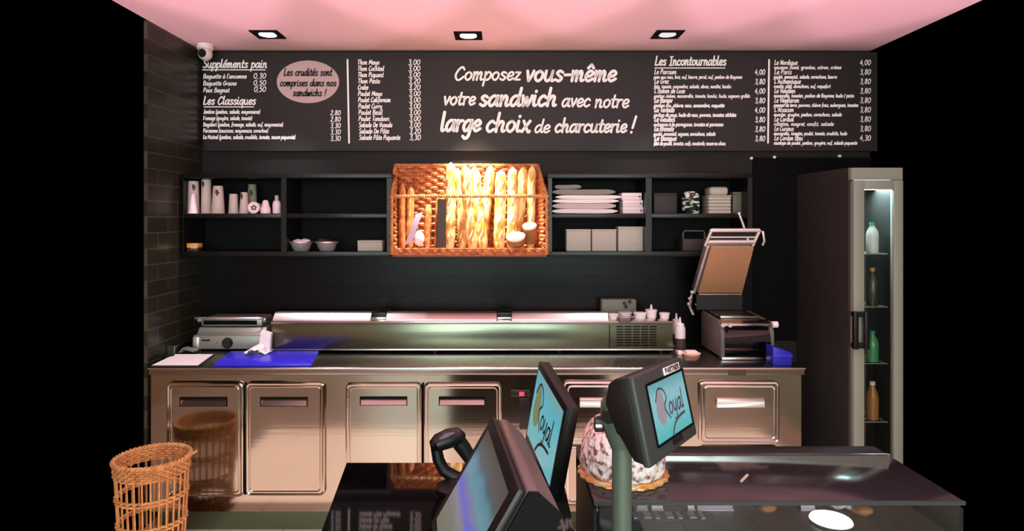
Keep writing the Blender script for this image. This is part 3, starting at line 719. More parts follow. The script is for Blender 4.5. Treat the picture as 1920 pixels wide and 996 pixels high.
R4 = (('Le Nordique', 1495, '4,00', 'saumon fumé, gravlax, citron, crème', 1577), ('Le Paris', 1484, '3,80', 'poulet, emmental, salade, cornichons, beurre', 1569), ("L'Authentique", 1501, '3,80', 'rosette, pâté, cornichons, œuf, roquefort', 1557),
      ('Le Vendéen', 1491, '3,80', 'mozzarella, tomates, jambon de Bayonne, huile / pesto', 1601), ('Le Végétarien', 1498, '3,80', 'pommes de terre, poivrons, chèvre frais, aubergines, tomates', 1609), ("L'Alsacien", 1488, '3,80', 'munster, gruyère, jambon, cornichons, salade', 1578),
      ('Le Cordial', 1488, '3,80', 'rillettes, magret, confit, salade', 1563), ('Le Curieux', 1488, '3,80', 'mozzarella, tomates, poulet, tomate, crudités, huile', 1588), ('Le Cordon Bleu', 1505, '4,30', 'escalope de poulet, jambon, gruyère, œuf, salade piquante', 1607))
for k, (a, xe, pr, d, xd) in enumerate(R4):
    y_ = 121.5 + 17.7*k
    lines([(a, 1452, xe, y_, 5.5, .75), (d, 1451, xd, y_+8, 4, .7), (pr, 1612, 1632, y_+.5, 6.5, .7)], b)
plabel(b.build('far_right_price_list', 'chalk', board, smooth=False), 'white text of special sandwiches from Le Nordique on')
for xa_, xb_, ya, yb in ((651.5, 654.5, 112, 268), (1442, 1440, 112, 268)):
    b = MB(); b.ribbon([(0, 0), (m_(xb_-xa_), -m_(yb-ya))], m_(1.6), at(xa_, ya), UX, UZ, 2); b.build('divider_line', 'chalk', board, smooth=False)

# surveillance dome in the corner
t = thing('security_camera', (PX(385, 4.05), 4.05, ZC), 'small round white security camera in the left ceiling corner', 'security camera')
cc = P(385, 101, 4.05)
b = MB(); b.lathe([(0, ZC), (.05, ZC), (.05, ZC-.03), (.035, ZC-.035), (0, ZC-.035)], (cc.x, cc.y, 0), 20); b.build('mount', 'dome', t)
b = MB(); b.blob(cc, .043, 3); b.build('housing', 'dome', t)
b = MB(); b.lathe([(0, .02), (.024, .018), (.026, .036), (.02, .044), (0, .044)], cc, 20, axis=(-.1, -1, -.1)); b.build('lens', 'black', t)
for i, (px, py, lb) in enumerate(((1408, 297, 'small white cable clip leftmost of three on the wall under the menu board'), (1451, 295, 'small white cable clip on the dark wall above the fridge side panel'), (1573, 293, 'small white cable clip far right on the wall above the fridge'))):
    b = MB(); b.lathe([(0, 0), (.010, 0), (.010, .012), (.006, .016), (0, .016)], P(px, py, 4.2), 12, axis=(0, -1, 0))
    tag(b.build('cable_clip', 'white'), lb, 'clip', 'clips below the menu board')
# ================================================================== DOWNLIGHTS
def downlight(X, Y, lab, tgt, power, col, strength, deg=75):
    t = thing('ceiling_downlight', (X, Y, ZC), lab, 'ceiling light', 'square downlights in the ceiling')
    h = .083; i = .05
    b = MB()
    for (a0, a1, c0, c1) in ((-h, h, -h, -i), (-h, h, i, h), (-h, -i, -i, i), (i, h, -i, i)):
        b.box(X+a0, X+a1, Y+c0, Y+c1, ZC-.006, ZC)
    b.build('frame', 'slot', t, smooth=False)
    b = MB(); b.lathe([(0, ZC-.0062), (.05, ZC-.0062), (.05, ZC-.002), (0, ZC-.002)], (X, Y, 0), 28)
    lp = b.build('lamp', glow('lamp_glow', col, strength), t)
    b = MB(); n_ = 28
    for k in range(4): pass
    b.box(X-i, X+i, Y-i, Y+i, ZC-.0018, ZC-.0002); b.build('recess', 'black', t, smooth=False)
    spot('downlight_beam', (X, Y, ZC-.02), tgt, power, tuple(c/255 for c in col), deg, .5, .05, t)
downlight(-1.392, 3.815, 'square black framed downlight nearest the left wall, lit white', (-1.35, 3.75, 0), 52, (255, 240, 246), 9)
downlight(-.198, 3.84, 'square black framed downlight in the middle, above the large sandwich slogan', (-.19, 3.93, 1.7), 500, (255, 214, 160), 9, 52)
downlight(.99, 3.815, 'square black framed downlight on the right, tilted and dimmer', (.75, 3.75, 0), 48, (255, 240, 240), .9)

# ================================================================== WALL SHELVES
YW = 3.88
def wx(px): return PX(px, YW)
def wz(py): return PZ(py, YW)
ZT, ZM, ZB = wz(325), wz(400.5), wz(472)
def shelf_unit(name, pa, pb, mids, lab):
    t = thing(name, ((wx(pa)+wx(pb))/2, 4.03, wz(481)), lab, 'wall shelf', 'black wall shelves beside the baguettes')
    a, c = wx(pa), wx(pb); y1 = 4.186
    MB().box(a, c, YW, y1, wz(334), ZT, .003).build('top_board', 'shelf', t)
    MB().box(a, c, YW, y1, wz(481), ZB, .002).build('bottom_board', 'shelf', t)
    MB().box(a, c, y1-.008, y1, ZB, wz(334)).build('back_panel', 'shelfback', t, smooth=False)
    xs = [(pa, pa+(7 if pa > 500 else .8))] + mids + [(pb-9, pb)]
    for i, (m0, m1) in enumerate(xs):
        MB().box(wx(m0), wx(m1), YW, y1-.008, ZB, wz(334)).build('upright', 'shelf', t, smooth=False)
    for i in range(len(xs)-1):
        MB().box(wx(xs[i][1]), wx(xs[i+1][0]), YW+.002, y1-.008, wz(409), ZM, .003).build('middle_shelf', 'shelf', t)
    return t
shelf_unit('wall_shelf', 343, 734, [(527, 537)], 'black two tier wall shelf left of the baguettes holding paper cups')
shelf_unit('wall_shelf', 1028, 1411, [(1211, 1222)], 'black two tier wall shelf right of the baguettes holding bags and boxes')

YI = 3.97
def ix(px): return PX(px, YI)
def iz(py): return PZ(py, YI)
def cupstack(px, w0, w1, top, m, lab, y=YI, pr=None, rings=3, name='cup_stack'):
    X = PX(px, y); r0 = w0/2*y/F; r1 = w1/2*y/F; h = PZ(top, y) - ZM; z = ZM + .0005
    t = thing(name, (X, y, z), lab, 'paper cups', 'paper cup stacks on the left shelf')
    b = MB(); prof = [(0, 0), (r0*1.05, 0), (r0*1.05, .006), (r0, .007)]
    for k in range(1, rings):
        f = k/rings*.35; rr = r0 + (r1-r0)*f
        prof += [(rr, h*f-.003), (rr*1.04, h*f-.003), (rr*1.04, h*f+.003), (rr, h*f+.003)]
    prof += [(r1, h-.008), (r1*.93, h), (r1*.85, h-.003), (0, h-.003)]
    b.lathe(prof, (X, y, z), 24); b.build('cups', m, t)
    if pr:
        b = MB(); a0 = -math.pi/2 + pr[0]
        zz = h*pr[1]; rr = r0 + (r1-r0)*pr[1] + .0008
        vs = []
        for i in range(5):
            for j in range(4):
                a = a0 + (i-2)*.18; zj = zz + (j-1.5)*.012
                r_ = rr + (r1-r0)*(zj-zz)/h
                vs.append(b.bm.verts.new((X + r_*math.cos(a), y + r_*math.sin(a), z + zj)))
        for i in range(4):
            for j in range(3): 
                if (i, j) not in ((0, 0), (3, 2), (3, 0)): b.bm.faces.new((vs[i*4+j], vs[i*4+4+j], vs[i*4+5+j], vs[i*4+1+j]))
        b.build('printed_emblem', 'print_', t)
    return t
cupstack(363, 21, 18, 340, 'cup', 'tall upside down paper cup stack at the far left of the shelf', 3.955, (.5, .80))
cupstack(362, 17, 9, 364, 'cuppink', 'short pink white cone of cups in front of the leftmost tall stack', 3.905, None, 2)
cupstack(387, 19, 17, 337, 'cup', 'tallest paper cup stack, second from the left wall', 3.97, (-.3, .86))
cupstack(409, 24, 18, 349, 'cup', 'wide brown printed paper cup stack, third of the tall ones', 3.945, (.25, .75))
cupstack(438, 18, 15, 364, 'cup', 'short plain paper cup stack right of the gap', 3.95)
cupstack(458, 18, 13, 361, 'cup', 'short paper cup stack with pale rim left of the round lid', 3.94, (-.3, .8))
cupstack(473, 19, 15, 346, 'cupgreen', 'greenish paper cup stack standing behind the round lid', 4.03, (.2, .7))
t = thing('takeaway_cup', (ix(476), 3.92, ZM), 'paper cup lying on its side showing a white round base', 'paper cup')
r_ = 11*3.91/F; cc = Vector((PX(476, 3.91), 3.905, ZM + .0005 + r_))
b = MB(); b.lathe([(0, .004), (r_*.8, .004), (r_*.82, 0), (r_, 0), (r_*.98, .004), (r_*.78, .09), (0, .09)], cc, 28, axis=(0, 1, 0)); b.build('cup', 'cuppink', t)
b = MB()
for a in range(5):
    an = a*1.25+.3; b.blob(cc + Vector((math.cos(an)*r_*.34, .003, math.sin(an)*r_*.3)), r_*.2, 2, (1, .15, .8))
b.build('printed_emblem', 'print_', t)
def bottle(px, prof, m, lab):
    X = PX(px, 3.93); t = thing('syrup_bottle', (X, 3.93, ZM+.0005), lab, 'bottle', 'white bottles at the shelf upright')
    b = MB(); b.lathe(prof[0], (X, 3.93, ZM+.0005), 24); b.build('bottle', m, t)
    b = MB(); b.lathe(prof[1], (X, 3.93, ZM+.0005), 18); b.build('cap', prof[2], t)
bottle(498, ([(0, 0), (.030, 0), (.031, .012), (.030, .03), (.024, .045), (.020, .06), (0, .06)], [(.020, .06), (.019, .07), (.012, .082), (0, .083)], 'cuppink'), 'cuppink', 'squat pink white bottle with rounded top beside the lying cup')
bottle(519, ([(0, 0), (.024, 0), (.025, .01), (.025, .06), (.02, .075), (.011, .082), (0, .082)], [(.012, .082), (.012, .11), (0, .112)], 'card'), 'cuppink', 'slim white bottle with pale cap next to the shelf upright')
t = thing('spice_tub', (ix(364), 3.93, ZB), 'yellow packet on a brown base on the lower left shelf', 'packet')
b = MB(); b.box(PX(354, 3.93), PX(375, 3.93), 3.9, 3.97, ZB+.022, PZ(456, 3.93), .005); b.build('packet', 'yellow', t)
b = MB(); b.box(PX(355, 3.93), PX(374, 3.93), 3.902, 3.968, ZB+.0005, ZB+.022, .003); b.build('base', 'brownbase', t)
b = MB()
b.box(PX(358, 3.899), PX(371, 3.899), 3.8985, 3.902, PZ(466, 3.9), PZ(460, 3.9)); b.build('label', 'gold', t, smooth=False)
def bowl(px, r, lab, fill):
    X = PX(px, 3.96); z = ZB+.0005
    t = thing('serving_bowl', (X, 3.96, z), lab, 'bowl', 'clear bowls on the lower left shelf')
    b = MB(); b.lathe([(0, 0), (r*.62, 0), (r*.8, .02), (r*.97, .052), (r*.93, .052), (r*.76, .022), (r*.58, .004), (0, .004)], (X, 3.96, z), 28); b.build('bowl', 'plasticclear', t)
    b = MB(); b.tube([(X+r*math.cos(a), 3.96+r*math.sin(a), z+.055) for a in [k*math.pi/16 for k in range(32)]], .005, 8, closed=True); b.build('rim', 'chrome', t)
    b = MB(); rnd = random.Random(px)
    for k in range(5):
        a = rnd.uniform(0, 6.28); d = r*.45
        b.blob((X+d*math.cos(a), 3.96+d*math.sin(a), z+.05+rnd.uniform(0, .012)), .03, 2, (1, .8, .5), .12, k)
    b.build('filling', fill, t)
bowl(565, .070, 'clear bowl heaped with white sachets left of the second bowl', 'white')
bowl(613, .068, 'clear bowl with dark filling right of the heaped bowl', 'print_')
def carton(px0, px1, py0, z, lab, grp, y=3.95, m='card', name='cardboard_box', d=.12, lid_h=.012):
    a, c = PX(px0, y), PX(px1, y); zt = PZ(py0, y)
    t = thing(name, ((a+c)/2, y+d/2, z), lab, 'box', grp)
    b = MB(); b.box(a+.001, c-.001, y+.001, y+d, z+.0005, zt-lid_h, .003); b.build('carton', m, t)
    b = MB(); b.box(a, c, y, y+d+.001, zt-lid_h, zt, .002); b.build('lid', m, t)
    return t
carton(670, 717, 451, ZB, 'pale cardboard box alone on the left shelf beside the baguettes', None)
g3 = 'pale cartons on the lower right shelf'
carton(1062, 1108, 430, ZB, 'left of the three pale cartons, right of the baguettes', g3)
carton(1110, 1156, 430, ZB, 'middle one of the three pale cartons on the lower shelf', g3)
carton(1159, 1206, 425, ZB, 'right and tallest of the three pale cartons by the shelf upright', g3)
# folded paper bags, each bundle a thing
def bundle(px0, px1, py0, py1, m, lab, y=3.94, wob=1, seed=0):
    a, c = PX(px0, y), PX(px1, y); z0, z1_ = PZ(py1, y), PZ(py0, y); rnd = random.Random(seed)
    n_ = 14; up = []; lo = []
    for k in range(n_+1):
        u = k/n_; X = a + (c-a)*u
        wv = .002*wob*math.sin(7*u+seed)
        e = 1 - (abs(2*u-1))**8*.75
        zc = (z0+z1_)/2 + wv; hh = (z1_-z0)/2*e*.94
        up.append((X, y, zc+hh)); lo.append((X, y, zc-hh))
    b = MB(); b.prism(lo + up[::-1], (0, .18, 0))
    return tag(b.build('paper_bag_bundle', m), lab, 'paper bags', 'bundles of folded bags on the right shelf')
zs = [400.8, 393, 386, 378, 367]
bundle(1034, 1158, 392, 400.2, 'paper', 'lowest bundle of white folded bags in the stack on the shelf', 3.94, .3, 0)
bundle(1036, 1155, 381, 392, 'cup', 'greyish bundle of bags second from the bottom of the stack', 3.945, .4, 1)
bundle(1036, 1160, 373.5, 381, 'paper', 'bundle of white bags third from the bottom of the stack', 3.94, .4, 1)
bundle(1042, 1166, 366, 373.5, 'paper', 'upper bundle of white bags just below the grey bags', 3.935, .4, 1)
bundle(1036, 1154, 355, 365.5, 'greypaper', 'grey bundle of folded bags on top of the white stack', 3.96, .5, 1)
bundle(1040, 1090, 346.5, 354.5, 'greypaper', 'small grey folded bag topmost at the left of the stack', 3.97, .6, 2)
for k, (a, c, y0, y1, lb) in enumerate(((1168, 1206, 388, 400.5, 'lowest of three white takeaway boxes stacked beside the bags'), (1168, 1205, 375, 388, 'middle one of three white takeaway boxes stacked beside the bags'), (1166, 1203, 361.5, 375, 'topmost of three white takeaway boxes stacked beside the bags'))):
    xa_, xb_ = PX(a, 3.95), PX(c, 3.95); zz0, zz1 = PZ(y1, 3.95)+.0005, PZ(y0, 3.95)-.0005
    if k == 0: zz0 = ZM+.0005
    t = thing('takeaway_box', ((xa_+xb_)/2, 4.0, zz0), lb, 'box', 'white takeaway boxes by the upright')
    zmid = (zz0+zz1)/2
    MB().box(xa_, xb_, 3.95, 4.1, zz0, zmid-.0015, .002).build('tray', 'cuppink', t)
    MB().box(xa_-.001, xb_+.001, 3.948, 4.1, zmid-.0015, zz1, .003).build('lid', 'white', t)
    MB().box(xb_-.018, xb_-.008, 3.9455, 3.9485, zmid-.006, zmid+.003).build('tab', 'print_', t, smooth=False)
carton(1226, 1270, 362, ZM, 'dark carton in the upper right shelf beside the green jar', None, 4.0, 'darkbox', 'dark_carton')
t = thing('patterned_jar', (PX(1295, 3.97), 3.97, ZM), 'dark green jar with white swirls on the upper right shelf', 'jar')
b = MB(); r_ = 16.5*3.97/F; h = PZ(360, 3.97)-ZM
b.lathe([(0, 0), (r_*.85, 0), (r_*.95, .012), (r_, h*.5), (r_*.98, h*.8), (r_*.75, h*.95)], (PX(1295, 3.97), 3.97, ZM+.0005), 28); b.build('jar', 'greenpat', t)
b = MB(); b.lathe([(r_*.75, h*.94), (r_*.72, h), (r_*.3, h*1.04), (0, h*1.05)], (PX(1295, 3.97), 3.97, ZM+.0005), 24); b.build('lid', 'greenpat', t)
t = thing('container_stack', (PX(1350, 3.96), 3.96, ZM), 'stack of pale plastic containers with a domed lid on the upper right shelf', 'containers')
xa_, xb_ = PX(1328.5, 3.94), PX(1371, 3.94); z_ = ZM+.0005
for k in range(5):
    h = .021; MB().box(xa_+.001*(k % 2), xb_-.001*(k % 2), 3.94, 4.08, z_, z_+h-.001, .005).build('tub', 'card', t); z_ += h
MB().box(xa_-.002, xb_+.002, 3.936, 4.085, z_, z_+.008, .003).build('rim', 'card', t)
b = MB(); b.box(xa_+.012, xb_-.012, 3.95, 4.07, z_+.008, PZ(350, 3.94), .018, 4); b.build('dome_lid', 'card', t)
carton(1374, 1391, 360, ZM, 'narrow olive carton right of the stacked containers', None, 3.98, 'olive', 'olive_carton', .1)
t = thing('utensil_caddy', (PX(1300, 4.0), 4.0, ZB), 'dark caddy with metal carry handle on the lower right shelf', 'caddy')
b = MB(); b.box(PX(1280, 3.97), PX(1322, 3.97), 3.97, 4.09, ZB+.0005, PZ(448, 3.97), .005); b.build('box', 'darkbox', t)
b = MB(); b.tube([P(1281, 448, 3.99), P(1281, 436, 3.99), P(1284, 433, 3.99), P(1318, 433, 3.99), P(1321, 436, 3.99), P(1321, 448, 3.99)], .005, 8); b.build('handle', 'taupe', t)

# ================================================================== BAGUETTE BASKET
bk = thing('bread_basket', (-.19, 4.0, 1.485), 'wide open wicker wall basket holding baguettes between the shelves', 'basket')
bx0, bx1 = -.648, .268; bxk = -.690; yb0, yb1 = 3.80, 4.17; zb0, zr = 1.485, PZ(368, 3.80); zt = PZ(309, 4.15)
def weave(mb, O, U, V, nu, nv, r, n, stake=.004, clip=None):
    """basket weave panel: strands along U going over and under stakes along V"""
    O, U, V, n = map(Vector, (O, U, V, n))
    for i in range(nu+1):
        p = O + U*(i/nu)
        top = 1.0 if clip is None else clip(i/nu)
        mb.tube([p, p + V*top], stake, 5, caps=False)
    for j in range(nv):
        v = (j+.5)/nv
        run = []
        for k in range(nu*2+1):
            u = k/(nu*2)
            if clip is not None and v > clip(u):
                continue
            s_ = math.sin(math.pi*(k/2)) if k % 2 else 0
            s_ = (1 if (k//2 + j) % 2 else -1) if k % 2 == 0 else 0
            run.append(O + U*u + V*v + n*(s_*r*1.1))
        if len(run) > 1: mb.tube(run, r, 5, caps=False, flat=1.25)
b = MB(); weave(b, (bxk, yb1, zb0), (bx1-bxk-.03, 0, 0), (0, 0, zt-zb0), 22, 24, .0105, (0, -1, 0)); b.build('back_weave', 'wicker', bk)
b = MB()
clipf = lambda u: (zr-zb0)/(zt-zb0) + (1-(zr-zb0)/(zt-zb0))*u
for X_ in (bx0, bx1):
    b = MB(); weave(b, (X_, yb0, zb0), (bxk-bx0 if X_ < 0 else -.03, yb1-yb0, 0), (0, 0, zt-zb0), 10, 24, .0105, (1 if X_ < 0 else -1, 0, 0), .004, clipf); b.build('side_weave', 'wicker', bk)
b = MB()
def braid(mb, p, q, r, turns=24):
    p, q = Vector(p), Vector(q); d = (q-p); L_ = d.length; t_ = d.normalized(); u = t_.orthogonal().normalized(); v = t_.cross(u)
    for ph in (0, math.pi):
        n_ = turns*4
        mb.tube([p + d*(k/n_) + (u*math.cos(2*math.pi*turns*k/n_+ph) + v*math.sin(2*math.pi*turns*k/n_+ph))*r*.6 for k in range(n_+1)], r*.8, 6)
braid(b, (bx0-.01, yb0, zr), (bx1+.01, yb0, zr), .009, 30); br = b.build('front_rail', 'cane', bk)
b = MB(); braid(b, (bxk, yb1, zt), (bx1-.03, yb1, zt), .008, 30); braid(b, (bxk, yb1, zt), (bx0, yb0, zr), .008, 12); braid(b, (bx1-.03, yb1, zt), (bx1, yb0, zr), .008, 12)
b.build('top_rim', 'cane', bk)
b = MB(); weave(b, (bx0, yb0, zb0), (bx1-bx0, 0, 0), (0, 0, .038), 36, 3, .007, (0, -1, 0)); b.build('bottom_lip', 'wicker', bk)
b = MB(); b.box(bx0, bx1, yb0, yb1, zb0-.012, zb0, .003); b.build('bottom', 'canedark', bk)
for X_ in (bx0, bx1):
    b = MB(); b.tube([(X_, yb0, zb0), (X_, yb0, zr)], .008, 8); b.build('corner_post', 'cane', bk)
b = MB(); b.box(PX(820, 3.86), PX(836, 3.86), 3.86, 4.15, zb0, PZ(374, 3.86)); b.build('divider', 'print_', bk, smooth=False)
# --- baguettes
def baguette(top, bot, wpx, lab, y0=3.95, y1=3.93, m='crust', seed=0):
    p, q = P(*bot, y1), P(*top, y0)
    q.y = y0 + .05
    r = wpx*.6*y0/F if m == 'crust' else wpx/2*y0/F
    t = thing('baguette', p, lab, 'baguette', 'baguettes standing in the wicker basket')
    n_ = 26; pts = []; rr = []
    d = q-p; side = Vector((1, 0, 0))
    for k in range(n_+1):
        u = k/n_
        pts.append(p + d*u + side*.004*math.sin(3*u+seed))
        e = min(u, 1-u)*n_/4.0
        f = math.sqrt(max(0, 1-(1-min(1, e))**2))
        rr.append(max(.002, r*(f*.93+.03)*(1+.05*math.sin(k*1.6+seed))))
    b = MB(); b.tube(pts, rr, 16); b.build('loaf', m, t)
    b = MB()
    for k in range(4):        # scored cuts along the crust
        u = .2 + .19*k; c_ = p + d*u + Vector((0, -r*.93, 0)); b.tube([c_ + Vector((-r*.35, .25*r*.35, -.035)), c_ + Vector((0, -.001, 0)), c_ + Vector((r*.35, .25*r*.35, .035))], [.002, r*.16, .002], 6)
    b.build('score_marks', 'cream' if m == 'crust' else 'crust', t)
BG = [((844, 303), (842, 462), 18, 'tallest baguette, leftmost of the bright ones in the basket', 3.88, 'crust'),
      ((858, 314), (866, 462), 16, 'second bright baguette from the left, leaning a little left', 3.97, 'crust'),
      ((872, 309), (886, 462), 18, 'third bright baguette from the left, wide and leaning left', 3.87, 'crust'),
      ((889, 311), (906, 462), 19, 'fourth bright baguette from the left, leaning left across the middle', 3.97, 'crust'),
      ((920, 309), (903, 462), 18, 'golden baguette in the middle leaning right behind its neighbour', 4.06, 'crust'),
      ((938, 317), (937, 462), 19, 'upright baguette right of the golden leaning one', 3.94, 'crust'),
      ((961, 312), (959, 462), 18, 'upright pale baguette third from the right end', 3.935, 'crust'),
      ((984, 311), (966, 462), 18, 'brown sided baguette leaning right behind the brown crocks', 4.03, 'crust'),
      ((1000, 309), (993, 462), 14, 'slim baguette at the right end of the basket', 3.985, 'crust'),
      ((753, 344), (754, 462), 13, 'short dark baguette at the left end of the basket', 3.95, 'crustdark'),
      ((768, 350), (768, 462), 16, 'short dark baguette second from the left end behind the napkin', 4.0, 'crustdark'),
      ((800, 384), (802, 462), 14, 'short dark loaf right of the white napkin', 4.02, 'crustdark'),
      ((817, 372), (816, 462), 6, 'thin breadstick leaning on the dark divider', 3.96, 'crustdark')]
for i, (a, c, wd, lb, y, m) in enumerate(BG):
    c2 = (c[0], 410 + (EYE-zb0-.004)*F/y)
    baguette(a, c2, wd, lb, y, y, m, i)
def crock(px, py, r, h, lab, y=3.835):
    X = PX(px, y); z = zb0 + .0005; cc = Vector((X, y, PZ(py, y)))
    t = thing('brown_crock', (X, y, z), lab, 'crock', 'crocks in the bread basket')
    b = MB(); ax = Vector((-.12, -.45, 1)).normalized()
    b.lathe([(0, -h), (r*.85, -h), (r, -h*.6), (r, 0), (0, 0)], cc, 26, axis=ax); b.build('pot', 'crock', t)
    b = MB(); b.lathe([(0, .003), (r*.85, .003), (r*1.03, .0), (r*1.05, .012), (r*.9, .016), (0, .018)], cc, 26, axis=ax); b.build('lid', 'cream', t)
crock(967, 446, .055, .05, 'brown crock with large white lid at the lower right of the basket', 3.84)
crock(993, 426, .042, .10, 'brown pot behind the white lidded crock in the basket corner', 3.90)
b = MB(); n0, n1 = P(766, 457, 3.85), P(786, 400, 3.85)
b.obox((n0+n1)/2, (n1-n0)/2, Vector((.022, 0, .007)), (0, .006, 0), .004); tag(b.build('paper_napkin', 'lilac', loc=n0), 'lilac paper napkin leaning among the dark loaves', 'napkin')
b = MB(); c_ = P(786, 447, 3.86); b.blob(c_, .035, 3, (.9, .6, 1.35), .10, 4); tag(b.build('paper_bag', 'paper', loc=c_ - Vector((0, 0, .045))), 'scrunched white paper bag at the lower left of the bread basket', 'paper bag')

# ================================================================== WICKER BIN ON THE FLOOR
WX, WY, WR, WH = -1.72, 3.155, .165, .525
t = thing('wicker_bin', (WX, WY, 0), 'tall open wicker bin on the floor before the left counter doors', 'basket')
def ringpts(r, z, n_=40, tilt=0): return [(WX + r*math.cos(2*math.pi*k/n_), WY + r*math.sin(2*math.pi*k/n_), z + tilt*math.sin(2*math.pi*k/n_)) for k in range(n_)]
b = MB()
for k in range(28):
    a = 2*math.pi*k/28; b.tube([(WX+WR*.84*math.cos(a), WY+WR*.84*math.sin(a), .01), (WX+WR*math.cos(a), WY+WR*math.sin(a), WH)], .0045, 6)
b.build('stakes', 'cane', t)
def band(z0, z1_, name, m):
    b = MB(); rows = max(2, int((z1_-z0)/.011))
    for j in range(rows):
        z = z0 + (z1_-z0)*(j+.5)/rows; rb = WR*(.84+.16*z/WH)
        n_ = 56
        b.tube([(WX+(rb+.005*(1 if (k//1+j) % 2 else -1))*math.cos(2*math.pi*k/n_), WY+(rb+.005*(1 if (k+j) % 2 else -1))*math.sin(2*math.pi*k/n_), z) for k in range(n_)], .0062, 6, closed=True)
    return b.build(name, m, t)
band(0.0+.006, .12, 'base_band', 'canedark'); band(.205, .235, 'woven_band', 'cane'); band(.335, .365, 'woven_band', 'cane'); band(.455, .515, 'rim_band', 'cane')
b = MB()
for ph in (0, math.pi):
    n_ = 120; b.tube([(WX+(WR+.004+.006*math.cos(24*2*math.pi*k/n_+ph))*math.cos(2*math.pi*k/n_), WY+(WR+.004+.006*math.cos(24*2*math.pi*k/n_+ph))*math.sin(2*math.pi*k/n_), WH+.006*math.sin(24*2*math.pi*k/n_+ph)) for k in range(n_)], .007, 6, closed=True)
b.build('braided_rim', 'cane', t)
b = MB(); b.lathe([(0, .006), (WR*.84, .006), (WR*.84, .014), (0, .014)], (WX, WY, 0), 28); b.build('bottom', 'canedark', t)
b = MB(); b.tube([(WX+WR-.02, WY+.03, WH-.02), (WX+WR+.03, WY+.05, WH+.012)], .006, 8); b.build('loose_cane_end', 'cane', t)

# ================================================================== DISPLAY FRIDGE
fr_ = thing('display_fridge', (2.12, 3.87, 0), 'tall drinks fridge with dark side and lit glass door at the right edge', 'fridge')
fx0, fx1, fy0, fy1, fz = 1.936, 2.22, 3.54, 4.195, 1.985
b = MB(); b.box(fx0, fx0+.03, fy0+.03, fy1, .06, fz); b.build('side_panel', 'fridge', fr_, smooth=False)
b = MB(); b.box(fx1-.03, fx1, fy0+.03, fy1, .06, fz); b.build('side_panel', 'fridge', fr_, smooth=False)
b = MB(); b.box(fx0+.03, fx1-.03, fy1-.03, fy1, .06, fz); b.build('back_panel', 'fridgeframe', fr_, smooth=False)
b = MB(); b.box(fx0+.03, fx1-.03, fy0+.03, fy1-.03, fz-.05, fz); b.box(fx0+.03, fx1-.03, fy0+.03, fy1-.03, .06, .14); b.build('carcass', 'fridge', fr_, smooth=False)
b = MB(); b.box(fx0, fx1, fy0, fy0+.03, PZ(337, fy0), fz-.004); b.build('header', 'fridgeframe', fr_, smooth=False)
b = MB(); b.box(fx0+.01, fx1-.01, fy0+.04, fy1-.02, 0, .06); b.build('foot_plinth', 'slot', fr_, smooth=False)
b = MB(); da, db, dz0, dz1 = fx0+.008, fx1-.004, .1, PZ(338, fy0)
for (a0, a1, c0, c1) in ((da, da+.058, dz0, dz1), (db-.05, db, dz0, dz1), (da+.058, db-.05, dz1-.05, dz1), (da+.058, db-.05, dz0, dz0+.1)):
    b.box(a0, a1, fy0-.012, fy0+.028, c0, c1, .003)
dr = b.build('door', 'fridgeframe', fr_)
b = MB(); b.box(da+.056, db-.048, fy0+.004, fy0+.010, dz0+.098, dz1-.048); b.build('glass_pane', 'glass', dr, smooth=False)
b = MB(); hz0, hz1, hx = PZ(652, fy0), PZ(582, fy0), PX(1602, fy0-.03)
for z_ in (hz0+.018, hz1-.018): b.box(hx-.012, hx+.062, fy0-.045, fy0-.012, z_-.014, z_+.014, .004)
b.box(hx-.016, hx+.010, fy0-.058, fy0-.034, hz0, hz1, .004); b.box(hx+.044, hx+.07, fy0-.058, fy0-.034, hz0, hz1, .004)
plabel(b.build('handle', 'black', dr), 'black bracket shaped door handle')
shz = [.20, .55, .88, 1.2, 1.5]
for k, z_ in enumerate(shz):
    b = MB()
    for j in range(9): b.tube([(fx0+.035, 3.62+.06*j, z_), (fx1-.035, 3.62+.06*j, z_)], .003, 6)
    for X_ in (fx0+.05, fx1-.05): b.tube([(X_, 3.61, z_), (X_, 4.12, z_)], .004, 6)
    b.build('wire_shelf', 'fridgeframe', fr_)
b = MB(); b.box(fx0+.04, fx1-.04, fy0+.05, fy0+.08, fz-.09, fz-.055); b.build('interior_lamp', glow('fridge_tube', (190, 240, 255), 4), fr_, smooth=False)
ll = area('fridge_light', (2.08, 3.70, 1.885), (math.radians(-20), 0, 0), .25, .1, 5, (.65, .95, 1.0)); ll.parent = fr_; ll.location = Vector((2.08, 3.70, 1.885)) - fr_.location
cols = [mat('drink_green', (70, 150, 96), .25), mat('drink_teal', (60, 140, 150), .25), mat('drink_dark', (60, 66, 48), .25), mat('drink_amber', (160, 116, 60), .25), mat('drink_white', (210, 214, 205), .3)]
nm = ['bottom', 'second lowest', 'middle', 'second highest', 'top']
cn = ['green', 'teal', 'dark', 'amber', 'white']
for k, z_ in enumerate(shz):
    for j in range(2):
        X_ = 2.035 + .085*j; y_ = 3.66; ci = (k*2+j) % 5
        t = thing('drink_bottle', (X_, y_, z_+.0035), cn[ci] + ' drink bottle on the ' + nm[k] + ' fridge shelf', 'bottle', 'drinks in the fridge')
        hh = .21 if k % 2 else .17
        b = MB(); b.lathe([(0, 0), (.030, 0), (.033, .008), (.033, hh*.62), (.028, hh*.74), (.013, hh*.9), (.013, hh), (0, hh)], (X_, y_, z_+.0035), 18); b.build('bottle', cols[ci], t)
        b = MB(); b.lathe([(.0135, hh*.93), (.016, hh*.93), (.016, hh+.006), (0, hh+.006)], (X_, y_, z_+.0035), 14); b.build('cap', cols[(ci+1) % 5], t)

